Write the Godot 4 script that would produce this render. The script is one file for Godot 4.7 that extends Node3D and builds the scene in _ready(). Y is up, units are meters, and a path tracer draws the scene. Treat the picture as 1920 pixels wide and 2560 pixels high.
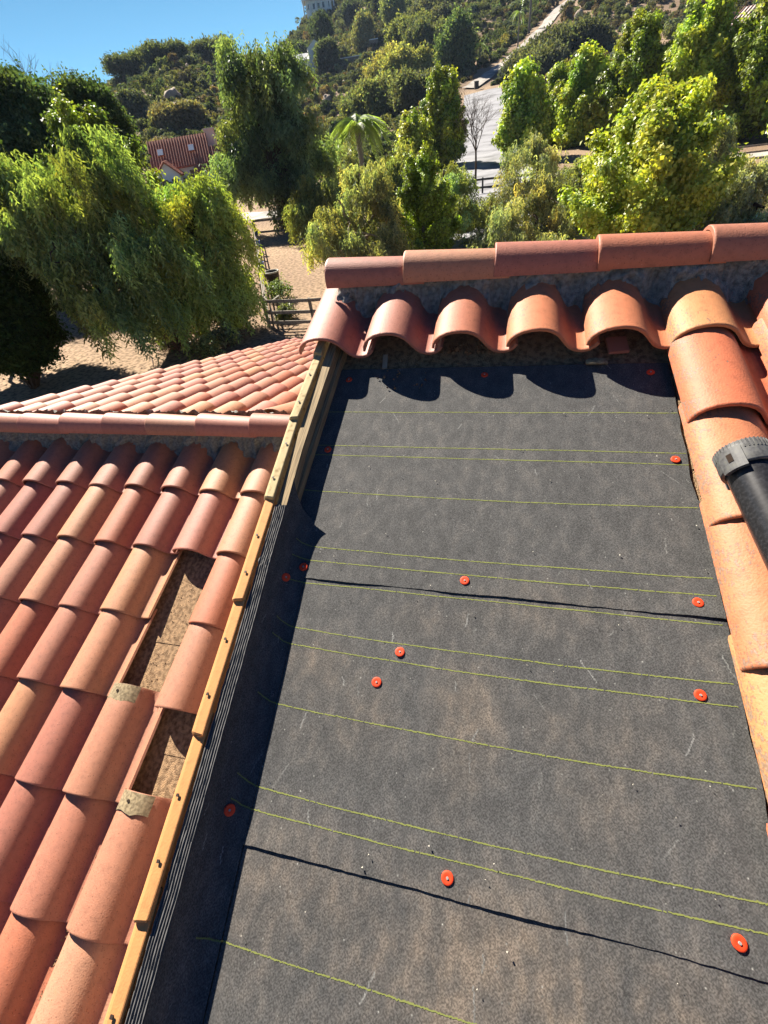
extends Node3D

# ------------------------------------------------------------------ frame of the roof
# Roof coordinates: s along the ridge (to the right), t up the slope, n out of the slope.
const TH := 0.285361
const CAM_H := 1.2
const FOC := 1104.95
const YARD := -5.45
const WING_N := -0.905
var CS := cos(TH)
var SN := sin(TH)
var cam_pos := Vector3.ZERO
var cam_right := Vector3.RIGHT
var cam_down := Vector3.DOWN
var cam_fwd := Vector3.FORWARD
var M := {}
var taken := {}
var relief := FastNoiseLite.new()
var bumps := FastNoiseLite.new()
var roads := []


func W(s: float, t: float, n: float) -> Vector3:
	return Vector3(s, SN * t + CS * n, -(CS * t - SN * n))


func _ready():
	cam_right = W(0.969396, 0.171317, -0.175846)
	cam_down = W(0.056642, -0.853018, -0.518798)
	cam_fwd = W(-0.238879, 0.492961, -0.836616)
	cam_pos = W(0, 0, CAM_H)
	var cam := Camera3D.new()
	cam.name = "camera"
	cam.fov = rad_to_deg(2.0 * atan(1280.0 / FOC))
	cam.near = 0.05
	cam.far = 4000.0
	add_child(cam)
	cam.transform = Transform3D(Basis(cam_right, -cam_down, -cam_fwd).orthonormalized(), cam_pos)
	cam.current = true

	var env := Environment.new()
	env.background_mode = Environment.BG_SKY
	var sky := Sky.new()
	var sm := ProceduralSkyMaterial.new()
	sm.sky_top_color = Color(0.03, 0.13, 0.29)
	sm.sky_horizon_color = Color(0.365, 0.575, 0.70)
	sm.sky_curve = 0.15
	sm.ground_bottom_color = Color(0.17, 0.14, 0.11)
	sm.ground_horizon_color = Color(0.34, 0.36, 0.35)
	sm.sun_angle_max = 12.0
	sm.sky_energy_multiplier = 1.0
	sky.sky_material = sm
	env.sky = sky
	env.tonemap_mode = Environment.TONE_MAPPER_LINEAR
	env.tonemap_exposure = 3.4
	env.fog_enabled = true
	env.fog_density = 0.0001
	env.fog_light_color = Color(0.80, 0.88, 1.0)
	env.sdfgi_enabled = true
	env.ssao_enabled = true
	env.ssil_enabled = true
	var we := WorldEnvironment.new()
	we.name = "world"
	we.environment = env
	add_child(we)

	var sun := DirectionalLight3D.new()
	sun.name = "sun"
	sun.light_energy = 1.6
	sun.light_color = Color(1.0, 0.965, 0.91)
	sun.light_angular_distance = 0.53
	sun.shadow_enabled = true
	add_child(sun)
	var alt := deg_to_rad(40.0)
	var azi := deg_to_rad(-47.0)
	var to_sun := Vector3(sin(azi) * cos(alt), sin(alt), -cos(azi) * cos(alt))
	sun.look_at_from_position(to_sun * 50.0, Vector3.ZERO, Vector3.UP)

	relief.seed = 11
	relief.frequency = 0.012
	relief.fractal_octaves = 4
	bumps.seed = 5
	bumps.frequency = 1.0
	bumps.fractal_octaves = 3
	make_materials()
	build_terrain()
	build_wing()
	build_house()
	build_pipe()
	build_yard()
	build_far_buildings()
	build_trees()
	build_hill_plants()


# ------------------------------------------------------------------ node helpers
func next_name(parent: Node, called: String) -> String:
	var key := str(parent.get_instance_id()) + "/" + called
	var k: int = taken.get(key, 0)
	taken[key] = k + 1
	return called if k == 0 else "%s_%03d" % [called, k]


func thing(called: String, label: String, category: String, at := Vector3.ZERO, group := "") -> Node3D:
	var o := Node3D.new()
	o.name = next_name(self, called)
	add_child(o, true)
	o.position = at
	o.set_meta("label", label)
	o.set_meta("category", category)
	if group != "":
		o.set_meta("group", group)
	return o


# a mesh under parent; xf is in world space for things that are not turned
func part(parent: Node3D, called: String, mesh: Mesh, mat: Material, xf := Transform3D.IDENTITY) -> MeshInstance3D:
	var o := MeshInstance3D.new()
	o.name = next_name(parent, called)
	o.mesh = mesh
	o.material_override = mat
	parent.add_child(o, true)
	o.transform = xf
	return o


func wpart(parent: Node3D, called: String, mesh: Mesh, mat: Material, xf := Transform3D.IDENTITY) -> MeshInstance3D:
	return part(parent, called, mesh, mat, Transform3D(xf.basis, xf.origin - parent.position))


func structure(called: String, mesh: Mesh, mat: Material, label: String, category: String) -> MeshInstance3D:
	var o := part(self, called, mesh, mat)
	o.set_meta("kind", "structure")
	o.set_meta("label", label)
	o.set_meta("category", category)
	return o


func copies(parent: Node3D, called: String, mesh: Mesh, mat: Material, xfs: Array, cols: Array) -> MultiMeshInstance3D:
	var mm := MultiMesh.new()
	mm.transform_format = MultiMesh.TRANSFORM_3D
	mm.use_colors = true
	mm.mesh = mesh
	mm.instance_count = xfs.size()
	for i in xfs.size():
		mm.set_instance_transform(i, xfs[i])
		mm.set_instance_color(i, cols[i])
	var o := MultiMeshInstance3D.new()
	o.name = next_name(parent, called)
	o.multimesh = mm
	o.material_override = mat
	parent.add_child(o, true)
	return o


# ------------------------------------------------------------------ mesh helpers
func begin(group := 0) -> SurfaceTool:
	var st := SurfaceTool.new()
	st.begin(Mesh.PRIMITIVE_TRIANGLES)
	st.set_smooth_group(group)
	return st


func tri(st: SurfaceTool, a: Vector3, b: Vector3, c: Vector3) -> void:
	st.add_vertex(a)
	st.add_vertex(c)
	st.add_vertex(b)


# corners counter-clockwise seen from the front
func quad(st: SurfaceTool, a: Vector3, b: Vector3, c: Vector3, d: Vector3) -> void:
	tri(st, a, b, c)
	tri(st, a, c, d)


func quad_uv(st: SurfaceTool, p: Array, uv: Array, uv2: Array) -> void:
	for k in [0, 2, 1, 0, 3, 2]:
		st.set_uv(uv[k])
		st.set_uv2(uv2[k])
		st.add_vertex(p[k])


# the same with coordinates from the corners themselves
func quad_flat(st: SurfaceTool, p: Array, off := Vector2.ZERO) -> void:
	for k in [0, 2, 1, 0, 3, 2]:
		st.set_uv(Vector2(p[k].x + 0.7 * p[k].y, p[k].z + 0.7 * p[k].y) + off)
		st.set_uv2(Vector2(0.9, 0.5))
		st.add_vertex(p[k])


func done(st: SurfaceTool) -> ArrayMesh:
	st.generate_normals()
	st.index()
	return st.commit()


func box(st: SurfaceTool, c: Vector3, h: Vector3, b := Basis.IDENTITY) -> void:
	st.set_smooth_group(-1)
	var v := []
	for k in 8:
		v.append(c + b * Vector3(h.x * (1 if k & 1 else -1), h.y * (1 if k & 2 else -1), h.z * (1 if k & 4 else -1)))
	quad(st, v[4], v[5], v[7], v[6])
	quad(st, v[1], v[0], v[2], v[3])
	quad(st, v[5], v[1], v[3], v[7])
	quad(st, v[0], v[4], v[6], v[2])
	quad(st, v[6], v[7], v[3], v[2])
	quad(st, v[0], v[1], v[5], v[4])


func box_mesh(h: Vector3) -> ArrayMesh:
	var st := begin(-1)
	box(st, Vector3.ZERO, h)
	return done(st)


func tube(st: SurfaceTool, pts: Array, rad: Array, sides := 6) -> void:
	st.set_smooth_group(0)
	var rings := []
	for i in pts.size():
		var d: Vector3 = (pts[mini(i + 1, pts.size() - 1)] - pts[maxi(i - 1, 0)]).normalized()
		var e := d.cross(Vector3.RIGHT if absf(d.x) < 0.9 else Vector3.BACK).normalized()
		var f := d.cross(e)
		var ring := []
		for k in sides:
			var a := TAU * k / sides
			ring.append(pts[i] + (e * cos(a) + f * sin(a)) * rad[i])
		rings.append(ring)
	for i in pts.size() - 1:
		for k in sides:
			var k2 := (k + 1) % sides
			quad(st, rings[i][k], rings[i][k2], rings[i + 1][k2], rings[i + 1][k])


func ball(st: SurfaceTool, c: Vector3, r: Vector3, rough: float, sd: int, seg := 12) -> void:
	st.set_smooth_group(0)
	var g := []
	for j in seg / 2 + 1:
		var row := []
		for i in seg:
			var la := PI * j / (seg / 2) - PI / 2
			var lo := TAU * i / seg
			var d := Vector3(cos(la) * cos(lo), sin(la), cos(la) * sin(lo))
			if j == 0 or j == seg / 2:
				d = Vector3(0, sin(la), 0)
			var k := 1.0 + rough * bumps.get_noise_3d(d.x * 0.9 + sd * 7.3, d.y * 0.9, d.z * 0.9 + sd)
			row.append(c + d * r * k)
		g.append(row)
	for j in seg / 2:
		for i in seg:
			var i2 := (i + 1) % seg
			quad(st, g[j][i2], g[j][i], g[j + 1][i], g[j + 1][i2])


# ------------------------------------------------------------------ photo directions
func look(px: float, py: float) -> Vector3:
	return cam_right * (px - 960.0) + cam_down * (py - 1280.0) + cam_fwd * FOC


# point on that line of sight at a horizontal distance
func far_at(px: float, py: float, dist: float) -> Vector3:
	var d := look(px, py)
	return cam_pos + d * (dist / Vector2(d.x, d.z).length())


func span(px: float, at: Vector3) -> float:
	return px * (at - cam_pos).dot(cam_fwd) / FOC


# where the line of sight meets the ground
func on_ground(px: float, py: float) -> Vector3:
	var d := look(px, py)
	d /= Vector2(d.x, d.z).length()
	var a := 4.0
	while a < 600.0:
		var p := cam_pos + d * a
		if p.y < height(p.x, p.z):
			return Vector3(p.x, height(p.x, p.z), p.z)
		a += 0.1 + a * 0.003
	return cam_pos + d * 600.0


func grounded(p: Vector3) -> Vector3:
	return Vector3(p.x, height(p.x, p.z), p.z)


func pick(table: Array, x: float) -> float:
	for i in table.size() - 1:
		if x <= table[i + 1][0]:
			return lerpf(table[i][1], table[i + 1][1], clampf((x - table[i][0]) / (table[i + 1][0] - table[i][0]), 0.0, 1.0))
	return table[-1][1]


const CREST := [[-180, 0.05], [-70, 0.05], [-45, 0.06], [-40, 0.062], [-37, 0.072], [-34, 0.093], [-30, 0.107], [-26.5, 0.100], [-24, 0.085], [-20.5, 0.098], [-18, 0.118], [-17, 0.126], [-14.8, 0.130], [-10, 0.155], [0, 0.19], [20, 0.20], [45, 0.18], [90, 0.09], [180, 0.05]]
const REACH := [[-180, 300], [-45, 250], [-30, 260], [-25, 300], [-20, 420], [-15, 440], [0, 460], [25, 430], [60, 380], [180, 300]]


func height(x: float, z: float) -> float:
	var dx := x - cam_pos.x
	var dz := z - cam_pos.z
	var d := sqrt(dx * dx + dz * dz)
	var flat := YARD + 0.12 * bumps.get_noise_2d(x * 0.08, z * 0.08)
	if d < 70.0:
		return flat
	var az := rad_to_deg(atan2(dx, -dz))
	var top := pick(CREST, az)
	var reach := pick(REACH, az)
	var e0 := (YARD - cam_pos.y) / 70.0
	var k := (d - 70.0) / (reach - 70.0)
	var y := 0.0
	if k < 1.0:
		var g := (pow(k + 0.03, 0.62) - pow(0.03, 0.62)) / (pow(1.03, 0.62) - pow(0.03, 0.62))
		y = cam_pos.y + d * lerpf(e0, top, g)
	else:
		y = cam_pos.y + reach * top - (d - reach) * 0.12 * clampf((d - reach) / 60.0, 0.0, 1.0)
	var rough := clampf((d - 80.0) / 120.0, 0.0, 1.0)
	return y + rough * 3.0 * relief.get_noise_2d(x, z) + 0.12 * bumps.get_noise_2d(x * 0.08, z * 0.08)


# ------------------------------------------------------------------ materials
func noise_tex(freq: float, ramp: Array, size := 512, normal := false, octaves := 4, kind := FastNoiseLite.TYPE_SIMPLEX_SMOOTH, sd := 1) -> NoiseTexture2D:
	var f := FastNoiseLite.new()
	f.noise_type = kind
	f.frequency = freq
	f.fractal_octaves = octaves
	f.seed = sd
	var t := NoiseTexture2D.new()
	t.width = size
	t.height = size
	t.seamless = true
	t.noise = f
	if normal:
		t.as_normal_map = true
		t.bump_strength = 6.0
	elif ramp.size() > 0:
		var g := Gradient.new()
		var offs := PackedFloat32Array()
		var cols := PackedColorArray()
		for r in ramp:
			offs.append(r[0])
			cols.append(r[1])
		g.offsets = offs
		g.colors = cols
		t.color_ramp = g
	return t


func grey(v: float, a := 1.0) -> Color:
	return Color(v, v, v, a)


func plain(c: Color, rough := 0.8, spec := 0.4) -> StandardMaterial3D:
	var m := StandardMaterial3D.new()
	m.albedo_color = c
	m.roughness = rough
	m.metallic_specular = spec
	return m


func grained(c: Color, tex: Texture2D, scale: float, rough := 0.8, bump: Texture2D = null, depth := 0.1) -> StandardMaterial3D:
	var m := plain(c, rough)
	m.albedo_texture = tex
	m.uv1_triplanar = true
	m.uv1_world_triplanar = true
	m.uv1_scale = Vector3.ONE * scale
	if bump:
		m.heightmap_enabled = true
		m.heightmap_texture = bump
		m.heightmap_scale = depth
	return m


# for meshes that carry their own texture coordinates in metres
func unwrapped(c: Color, tex: Texture2D, scale: float, rough := 0.8, bump: Texture2D = null, depth := 0.1) -> StandardMaterial3D:
	var m := grained(c, tex, scale, rough, bump, depth)
	m.uv1_triplanar = false
	m.uv1_world_triplanar = false
	return m


var tile_mats := []
var lichen_mats := []


func make_materials() -> void:
	var clay := noise_tex(0.02, [[0.0, grey(0.88)], [0.3, grey(0.96)], [0.6, grey(1.0)], [1.0, Color(1.0, 0.98, 0.95)]], 512, false, 5)
	var pits := noise_tex(0.06, [[0.0, Color(0.30, 0.18, 0.14, 0.7)], [0.12, Color(0.35, 0.2, 0.15, 0.5)], [0.16, Color(0.5, 0.3, 0.2, 0.0)], [0.93, Color(0.9, 0.75, 0.65, 0.0)], [0.96, Color(0.9, 0.78, 0.68, 0.25)], [1.0, Color(0.92, 0.8, 0.7, 0.4)]], 512, false, 2, FastNoiseLite.TYPE_SIMPLEX, 9)
	var grain := noise_tex(0.09, [], 512, false, 3, FastNoiseLite.TYPE_SIMPLEX, 4)
	M.clay = clay
	M.grain = grain
	var tints := [Color(0.621, 0.409, 0.324), Color(0.603, 0.392, 0.306), Color(0.656, 0.452, 0.339), Color(0.590, 0.375, 0.306), Color(0.621, 0.425, 0.331), Color(0.665, 0.485, 0.381), Color(0.638, 0.392, 0.290), Color(0.638, 0.409, 0.339), Color(0.656, 0.460, 0.331), Color(0.603, 0.375, 0.306)]
	for c in tints:
		var m := unwrapped(c, clay, 2.2, 0.60, grain, 0.05)
		m.metallic_specular = 0.45
		m.uv1_offset = Vector3(0.137, 0.291, 0.0) * tile_mats.size()
		m.detail_enabled = true
		m.detail_albedo = pits
		m.detail_uv_layer = BaseMaterial3D.DETAIL_UV_1
		tile_mats.append(m)
	for k in 4:
		var m := unwrapped([Color(0.68, 0.42, 0.29), Color(0.69, 0.47, 0.31), Color(0.69, 0.39, 0.27), Color(0.69, 0.43, 0.30)][k], clay, 2.2, 0.62, grain, 0.05)
		m.detail_enabled = true
		m.detail_albedo = ImageTexture.create_from_image(lichen_image(k))
		m.detail_uv_layer = BaseMaterial3D.DETAIL_UV_2
		lichen_mats.append(m)
	M.rake_tan = grained(Color(0.66, 0.59, 0.43), noise_tex(0.02, [[0.0, Color(0.62, 0.55, 0.42)], [0.4, grey(0.95)], [1.0, grey(1.0)]], 512, false, 5, FastNoiseLite.TYPE_SIMPLEX_SMOOTH, 3), 3.0, 0.8, grain, 0.03)
	M.rake_orange = grained(Color(0.72, 0.51, 0.31), clay, 3.0, 0.8, grain, 0.03)
	M.mortar = grained(Color(0.60, 0.59, 0.56), noise_tex(0.02, [[0.0, grey(0.55)], [0.5, grey(0.85)], [1.0, grey(1.0)]], 512, false, 5, FastNoiseLite.TYPE_SIMPLEX, 6), 4.0, 0.95, grain, 0.6)
	var wood := noise_tex(0.01, [[0.0, grey(0.6)], [0.45, grey(0.85)], [1.0, grey(1.0)]], 512, false, 4, FastNoiseLite.TYPE_SIMPLEX, 8)
	M.wood = grained(Color(0.60, 0.52, 0.39), wood, 1.0, 0.85, wood, 0.15)
	M.wood.uv1_scale = Vector3(26, 26, 0.9)
	M.wood.uv1_world_triplanar = false
	M.rail = grained(Color(0.60, 0.56, 0.50), wood, 1.5, 0.9)
	M.rail_dark = grained(Color(0.30, 0.29, 0.28), wood, 1.5, 0.9)
	var dirt := noise_tex(0.02, [[0.0, Color(0.55, 0.50, 0.45)], [0.4, grey(0.8)], [0.7, grey(1.0)], [1.0, Color(1.0, 0.98, 0.92)]], 512, false, 6, FastNoiseLite.TYPE_SIMPLEX, 12)
	M.old_felt = grained(Color(0.60, 0.49, 0.37), dirt, 3.0, 0.95, grain, 0.3)
	M.dark_felt = plain(Color(0.30, 0.30, 0.298), 0.9)
	M.bare_clay = grained(Color(0.56, 0.50, 0.39), dirt, 5.0, 0.9)
	M.ply_crest = plain(Color(0.38, 0.375, 0.37), 0.8)
	M.line = plain(Color(0.44, 0.46, 0.24), 0.9)
	M.cap_orange = plain(Color(0.80, 0.24, 0.10), 0.6)
	M.steel = plain(Color(0.55, 0.53, 0.51), 0.5)
	M.nail = plain(Color(0.20, 0.15, 0.12), 0.6)
	M.pipe = grained(Color(0.20, 0.20, 0.21), noise_tex(0.03, [[0.0, grey(0.55)], [0.55, grey(0.72)], [0.8, grey(0.9)], [1.0, grey(1.0)]], 512, false, 5, FastNoiseLite.TYPE_SIMPLEX, 14), 5.0, 0.34)
	M.pipe.uv1_world_triplanar = false
	M.coupling = grained(Color(0.35, 0.35, 0.35), noise_tex(0.03, [[0.0, grey(0.6)], [0.6, grey(0.95)], [1.0, Color(1, 1, 0.9)]], 256, false, 5, FastNoiseLite.TYPE_SIMPLEX, 15), 7.0, 0.55)
	M.stucco = grained(Color(0.80, 0.75, 0.67), dirt, 2.0, 0.95, grain, 0.3)
	M.white = plain(Color(0.88, 0.88, 0.86), 0.7)
	M.far_white = plain(Color(0.86, 0.86, 0.84), 0.8)
	M.far_pink = plain(Color(0.80, 0.70, 0.66), 0.8)
	M.far_roof = plain(Color(0.56, 0.32, 0.24), 0.85)
	M.far_ridge = plain(Color(0.64, 0.42, 0.33), 0.85)
	M.glass = plain(Color(0.10, 0.12, 0.15), 0.15, 0.6)
	M.skylight = plain(Color(0.62, 0.66, 0.70), 0.2, 0.6)
	M.barn_roof = plain(Color(0.74, 0.69, 0.66), 0.7)
	M.barn_groove = plain(Color(0.45, 0.33, 0.29), 0.8)
	var patch := noise_tex(0.006, [[0.0, grey(0.62)], [0.45, grey(0.9)], [1.0, grey(1.0)]], 512, false, 6, FastNoiseLite.TYPE_SIMPLEX, 21)
	M.asphalt = grained(Color(0.55, 0.55, 0.56), patch, 0.06, 0.92)
	M.concrete = grained(Color(0.66, 0.63, 0.59), patch, 0.08, 0.92)
	M.ground = plain(Color(1, 1, 1), 0.97, 0.2)
	M.ground.vertex_color_use_as_albedo = true
	M.ground.albedo_texture = noise_tex(0.015, [[0.0, grey(0.55)], [0.35, grey(0.82)], [0.65, grey(0.97)], [1.0, grey(1.0)]], 1024, false, 6, FastNoiseLite.TYPE_SIMPLEX, 17)
	M.ground.uv1_scale = Vector3.ONE * 0.21
	M.rock = grained(Color(0.64, 0.58, 0.51), dirt, 0.4, 0.95)
	M.bark = grained(Color(0.33, 0.27, 0.22), dirt, 2.0, 0.95)
	M.bark_grey = grained(Color(0.50, 0.47, 0.43), dirt, 2.0, 0.95)
	M.bark_pale = grained(Color(0.62, 0.56, 0.48), dirt, 2.0, 0.95)
	M.pot = plain(Color(0.16, 0.13, 0.12), 0.5)
	M.pot_rim = plain(Color(0.62, 0.60, 0.55), 0.7)
	M.soil = plain(Color(0.16, 0.12, 0.09), 1.0)
	M.blue = plain(Color(0.06, 0.28, 0.66), 0.35)
	M.pale_tube = plain(Color(0.82, 0.80, 0.72), 0.5)
	M.scrap = plain(Color(0.42, 0.33, 0.24), 0.95)
	for a in [["leaf", 0.45, 0.4], ["leaf_shiny", 0.42, 0.45], ["leaf_dull", 0.7, 0.2]]:
		var m := plain(Color(1, 1, 1), a[1], a[2])
		m.vertex_color_use_as_albedo = true
		m.backlight_enabled = true
		m.backlight = Color(1.0, 1.0, 0.6)
		m.cull_mode = BaseMaterial3D.CULL_DISABLED
		M[a[0]] = m
	M.felt = plain(Color(1, 1, 1), 0.9, 0.35)
	M.felt.albedo_texture = ImageTexture.create_from_image(felt_image())
	M.felt.detail_enabled = true
	M.felt.detail_blend_mode = BaseMaterial3D.BLEND_MODE_MUL
	M.felt.detail_uv_layer = BaseMaterial3D.DETAIL_UV_2
	M.felt.uv2_scale = Vector3.ONE * 3.0
	M.felt.detail_albedo = noise_tex(0.15, [[0.0, grey(0.50)], [0.28, grey(0.70)], [0.5, grey(0.84)], [0.72, grey(1.0)], [1.0, grey(1.0)]], 1024, false, 5, FastNoiseLite.TYPE_VALUE_CUBIC, 31)
	M.felt.heightmap_enabled = true
	M.felt.heightmap_texture = noise_tex(0.03, [], 1024, false, 4, FastNoiseLite.TYPE_SIMPLEX, 33)
	M.felt.heightmap_scale = 0.04


# crusts of grey lichen on the flank of a barrel, thick near its left edge (u small)
func lichen_image(sd: int) -> Image:
	var f := FastNoiseLite.new()
	f.seed = 40 + sd
	f.frequency = 0.075
	f.fractal_octaves = 4
	var g := FastNoiseLite.new()
	g.seed = 60 + sd
	g.frequency = 0.012
	var n := 256
	var im := Image.create(n, n, true, Image.FORMAT_RGBA8)
	for y in n:
		for x in n:
			var u := float(x) / n
			var where := 0.25 - 2.2 * maxf(u - 0.05, 0.0) + 0.65 * g.get_noise_2d(x, y)
			var v := f.get_noise_2d(x * 2.0, y) + where
			var tone := 0.5 + 0.5 * f.get_noise_2d(x * 3.0 + 500, y * 3.0)
			if v > 0.42:
				im.set_pixel(x, y, Color(0.30 + 0.22 * tone, 0.28 + 0.21 * tone, 0.24 + 0.19 * tone, 0.75))
			elif v > 0.37:
				im.set_pixel(x, y, Color(0.32, 0.22, 0.17, 0.6))
			else:
				im.set_pixel(x, y, Color(0.32, 0.22, 0.17, 0.0))
	im.generate_mipmaps()
	return im


# black roofing felt: s from -0.7 to 0.6, t from 1.4 down to -1.1; brown dust lies in patches
func felt_image() -> Image:
	var a := FastNoiseLite.new()
	a.seed = 3
	a.frequency = 0.006
	a.fractal_octaves = 5
	var b := FastNoiseLite.new()
	b.seed = 8
	b.frequency = 0.05
	b.fractal_octaves = 3
	var w := 512
	var h := 984
	# centre s, t, half width, half height, strength
	var spots := [[-0.035, 0.15, 0.07, 0.11, 1.0], [0.14, 0.43, 0.16, 0.07, 0.55], [-0.14, 0.37, 0.10, 0.05, 0.5], [-0.46, 0.21, 0.10, 0.06, 0.8], [0.03, -0.30, 0.26, 0.12, 1.15], [0.34, -0.30, 0.14, 0.07, 0.7], [0.17, 0.16, 0.06, 0.06, 0.6], [-0.28, 0.14, 0.05, 0.05, 0.6], [-0.36, 0.06, 0.12, 0.06, 0.6], [-0.06, -0.02, 0.05, 0.06, 0.5], [0.25, 0.02, 0.07, 0.09, 0.45], [-0.42, -0.28, 0.16, 0.12, 0.7], [0.1, -0.75, 0.5, 0.25, 0.8], [0.33, 0.17, 0.07, 0.07, 0.4], [-0.2, 1.33, 0.1, 0.03, 0.6]]
	var im := Image.create(w, h, true, Image.FORMAT_RGB8)
	var base := Color(0.334, 0.332, 0.327)
	var dust := Color(0.55, 0.47, 0.39)
	for y in h:
		var t := 1.4 - 2.5 * y / h
		for x in w:
			var s := -0.7 + 1.3 * x / w
			var k := 0.0
			for p in spots:
				var dx: float = (s - p[0]) / p[2]
				var dy: float = (t - p[1]) / p[3]
				var q := dx * dx + dy * dy
				if q < 4.0:
					k += p[4] * (1.0 - q / 4.0) * (1.0 - q / 4.0)
			var n1 := a.get_noise_2d(x, y * 0.8)
			var n2 := b.get_noise_2d(x, y * 0.6)
			var m := clampf((k * (0.6 + 0.7 * n1 + 0.5 * n2)) * 0.36, 0.0, 0.42) + clampf(0.0 + 0.05 * n1 + 0.12 * n2, 0.0, 0.2)
			var c := base.lerp(dust, m)
			var l := 1.0 + 0.06 * n1 + 0.12 * n2
			im.set_pixel(x, y, Color(c.r * l, c.g * l, c.b * l))
	var rng := RandomNumberGenerator.new()
	rng.seed = 77
	for k in 110:      # pale scuffs and scratches
		var x := rng.randf() * w
		var y := rng.randf() * h
		var dx := rng.randfn(0.0, 0.5)
		var bright := rng.randf_range(0.36, 0.6)
		for i in rng.randi_range(3, 22):
			im.set_pixel(clampi(int(x), 0, w - 1), clampi(int(y), 0, h - 1), Color(bright, bright, bright * 0.97))
			x += dx + rng.randfn(0.0, 0.3)
			y += 1.0
	for k in 500:     # pale specks
		var g := rng.randf_range(0.4, 0.75)
		im.set_pixel(rng.randi_range(0, w - 1), rng.randi_range(0, h - 1), Color(g, g, g * 0.95))
	im.generate_mipmaps()
	return im


# ------------------------------------------------------------------ ground
func build_terrain() -> void:
	roads = [
		{"name": "road", "mat": "asphalt", "pts": [[1275, 640], [1250, 520], [1228, 440], [1222, 400], [1215, 340], [1212, 290], [1208, 250], [1206, 228]], "w": 9.5, "lift": 0.10, "label": "grey asphalt road rising away between the leafy trees"},
		{"name": "hill_driveway", "mat": "concrete", "pts": [[1172, 224], [1200, 205], [1232, 182], [1262, 160], [1290, 140], [1318, 112], [1340, 90], [1362, 68], [1385, 40], [1420, 8], [1450, -20]], "w": 4.2, "lift": 0.35, "label": "pale concrete driveway winding up the scrubby hillside"},
	]
	var radii := []
	var r := 1.5
	while r < 70.0:
		radii.append(r)
		r += 1.5
	while r < 500.0:
		radii.append(r)
		r += 3.5
	while r < 2600.0:
		radii.append(r)
		r *= 1.12
	var na := 480
	var st := SurfaceTool.new()
	st.begin(Mesh.PRIMITIVE_TRIANGLES)
	st.set_smooth_group(0)
	var patch := FastNoiseLite.new()
	patch.seed = 4
	patch.frequency = 0.035
	patch.fractal_octaves = 4
	var angles := []
	for k in na:      # finer where the camera looks
		var u := float(k) / na
		angles.append(deg_to_rad(-62.0 + 100.0 * u / 0.7 if u < 0.7 else 38.0 + 260.0 * (u - 0.7) / 0.3))
	for rr in radii:
		for an in angles:
			var x: float = cam_pos.x + sin(an) * rr
			var z: float = cam_pos.z - cos(an) * rr
			var p := patch.get_noise_2d(x, z)
			var sand := Color(0.36, 0.255, 0.165).lerp(Color(0.24, 0.165, 0.11), clampf(0.5 + 1.4 * p, 0.0, 1.0))
			var dry := Color(0.33, 0.24, 0.16).lerp(Color(0.22, 0.155, 0.105), clampf(0.5 + 1.6 * p, 0.0, 1.0))
			st.set_color(sand.lerp(dry, clampf((rr - 62.0 + 12.0 * p) / 14.0, 0.0, 1.0)))
			st.set_uv(Vector2(x, z))
			st.add_vertex(Vector3(x, height(x, z), z))
	for j in radii.size() - 1:
		for k in na:
			var k2 := (k + 1) % na
			var a: int = j * na + k
			var b: int = j * na + k2
			var c: int = (j + 1) * na + k2
			var d: int = (j + 1) * na + k
			for i in [a, c, b, a, d, c]:
				st.add_index(i)
	var x0 := cam_pos.x
	var z0 := cam_pos.z
	st.set_color(Color(0.36, 0.26, 0.17))
	st.add_vertex(Vector3(x0, height(x0, z0), z0))
	var centre: int = radii.size() * na
	for k in na:
		for i in [centre, k, (k + 1) % na]:
			st.add_index(i)
	st.generate_normals()
	structure("ground", st.commit(), M.ground, "sandy yard running up into dry scrub-covered hills", "ground")
	for q in roads:
		var pts := []
		for p in q.pts:
			pts.append(on_ground(p[0], p[1]))
		q.line = pts
		structure(q.name, ribbon(pts, q.w, q.lift), M[q.mat], q.label, "road")
	# a lane crosses behind the paddock, beyond the tall tree
	var lane := []
	for p in [[-60, 640], [200, 590], [420, 562], [560, 545], [640, 541], [740, 528], [850, 506], [980, 482], [1120, 462], [1215, 450], [1330, 440], [1500, 428], [1700, 412], [1870, 392], [2050, 372]]:
		lane.append(on_ground(p[0], p[1]))
	structure("lane", ribbon(lane, 4.5, 0.045), M.concrete, "pale paved lane crossing behind the yard trees and rail fence", "road")
	roads.append({"line": lane, "w": 4.5})


func ribbon(pts: Array, w: float, lift: float) -> ArrayMesh:
	var cv := Curve3D.new()
	cv.bake_interval = 1.0
	for i in pts.size():
		var d: Vector3 = (pts[mini(i + 1, pts.size() - 1)] - pts[maxi(i - 1, 0)]) / 6.0
		cv.add_point(pts[i], -d, d)
	var b := cv.get_baked_points()
	var st := begin(0)
	var rows := []
	for i in b.size():
		var d := b[mini(i + 1, b.size() - 1)] - b[maxi(i - 1, 0)]
		var side := Vector3(-d.z, 0, d.x).normalized()
		var row := []
		for k in 7:
			var p := b[i] + side * w * (k / 6.0 - 0.5)
			row.append(Vector3(p.x, height(p.x, p.z) + lift, p.z))
		rows.append(row)
	for i in b.size() - 1:
		for k in 6:
			quad(st, rows[i][k], rows[i][k + 1], rows[i + 1][k + 1], rows[i + 1][k])
	return done(st)


func near_road(p: Vector3, pad: float) -> bool:
	for q in roads:
		for i in q.line.size() - 1:
			var a := Vector2(q.line[i].x, q.line[i].z)
			var b := Vector2(q.line[i + 1].x, q.line[i + 1].z)
			var c := Geometry2D.get_closest_point_to_segment(Vector2(p.x, p.z), a, b)
			if c.distance_to(Vector2(p.x, p.z)) < q.w * 0.5 + pad:
				return true
	return false


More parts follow.
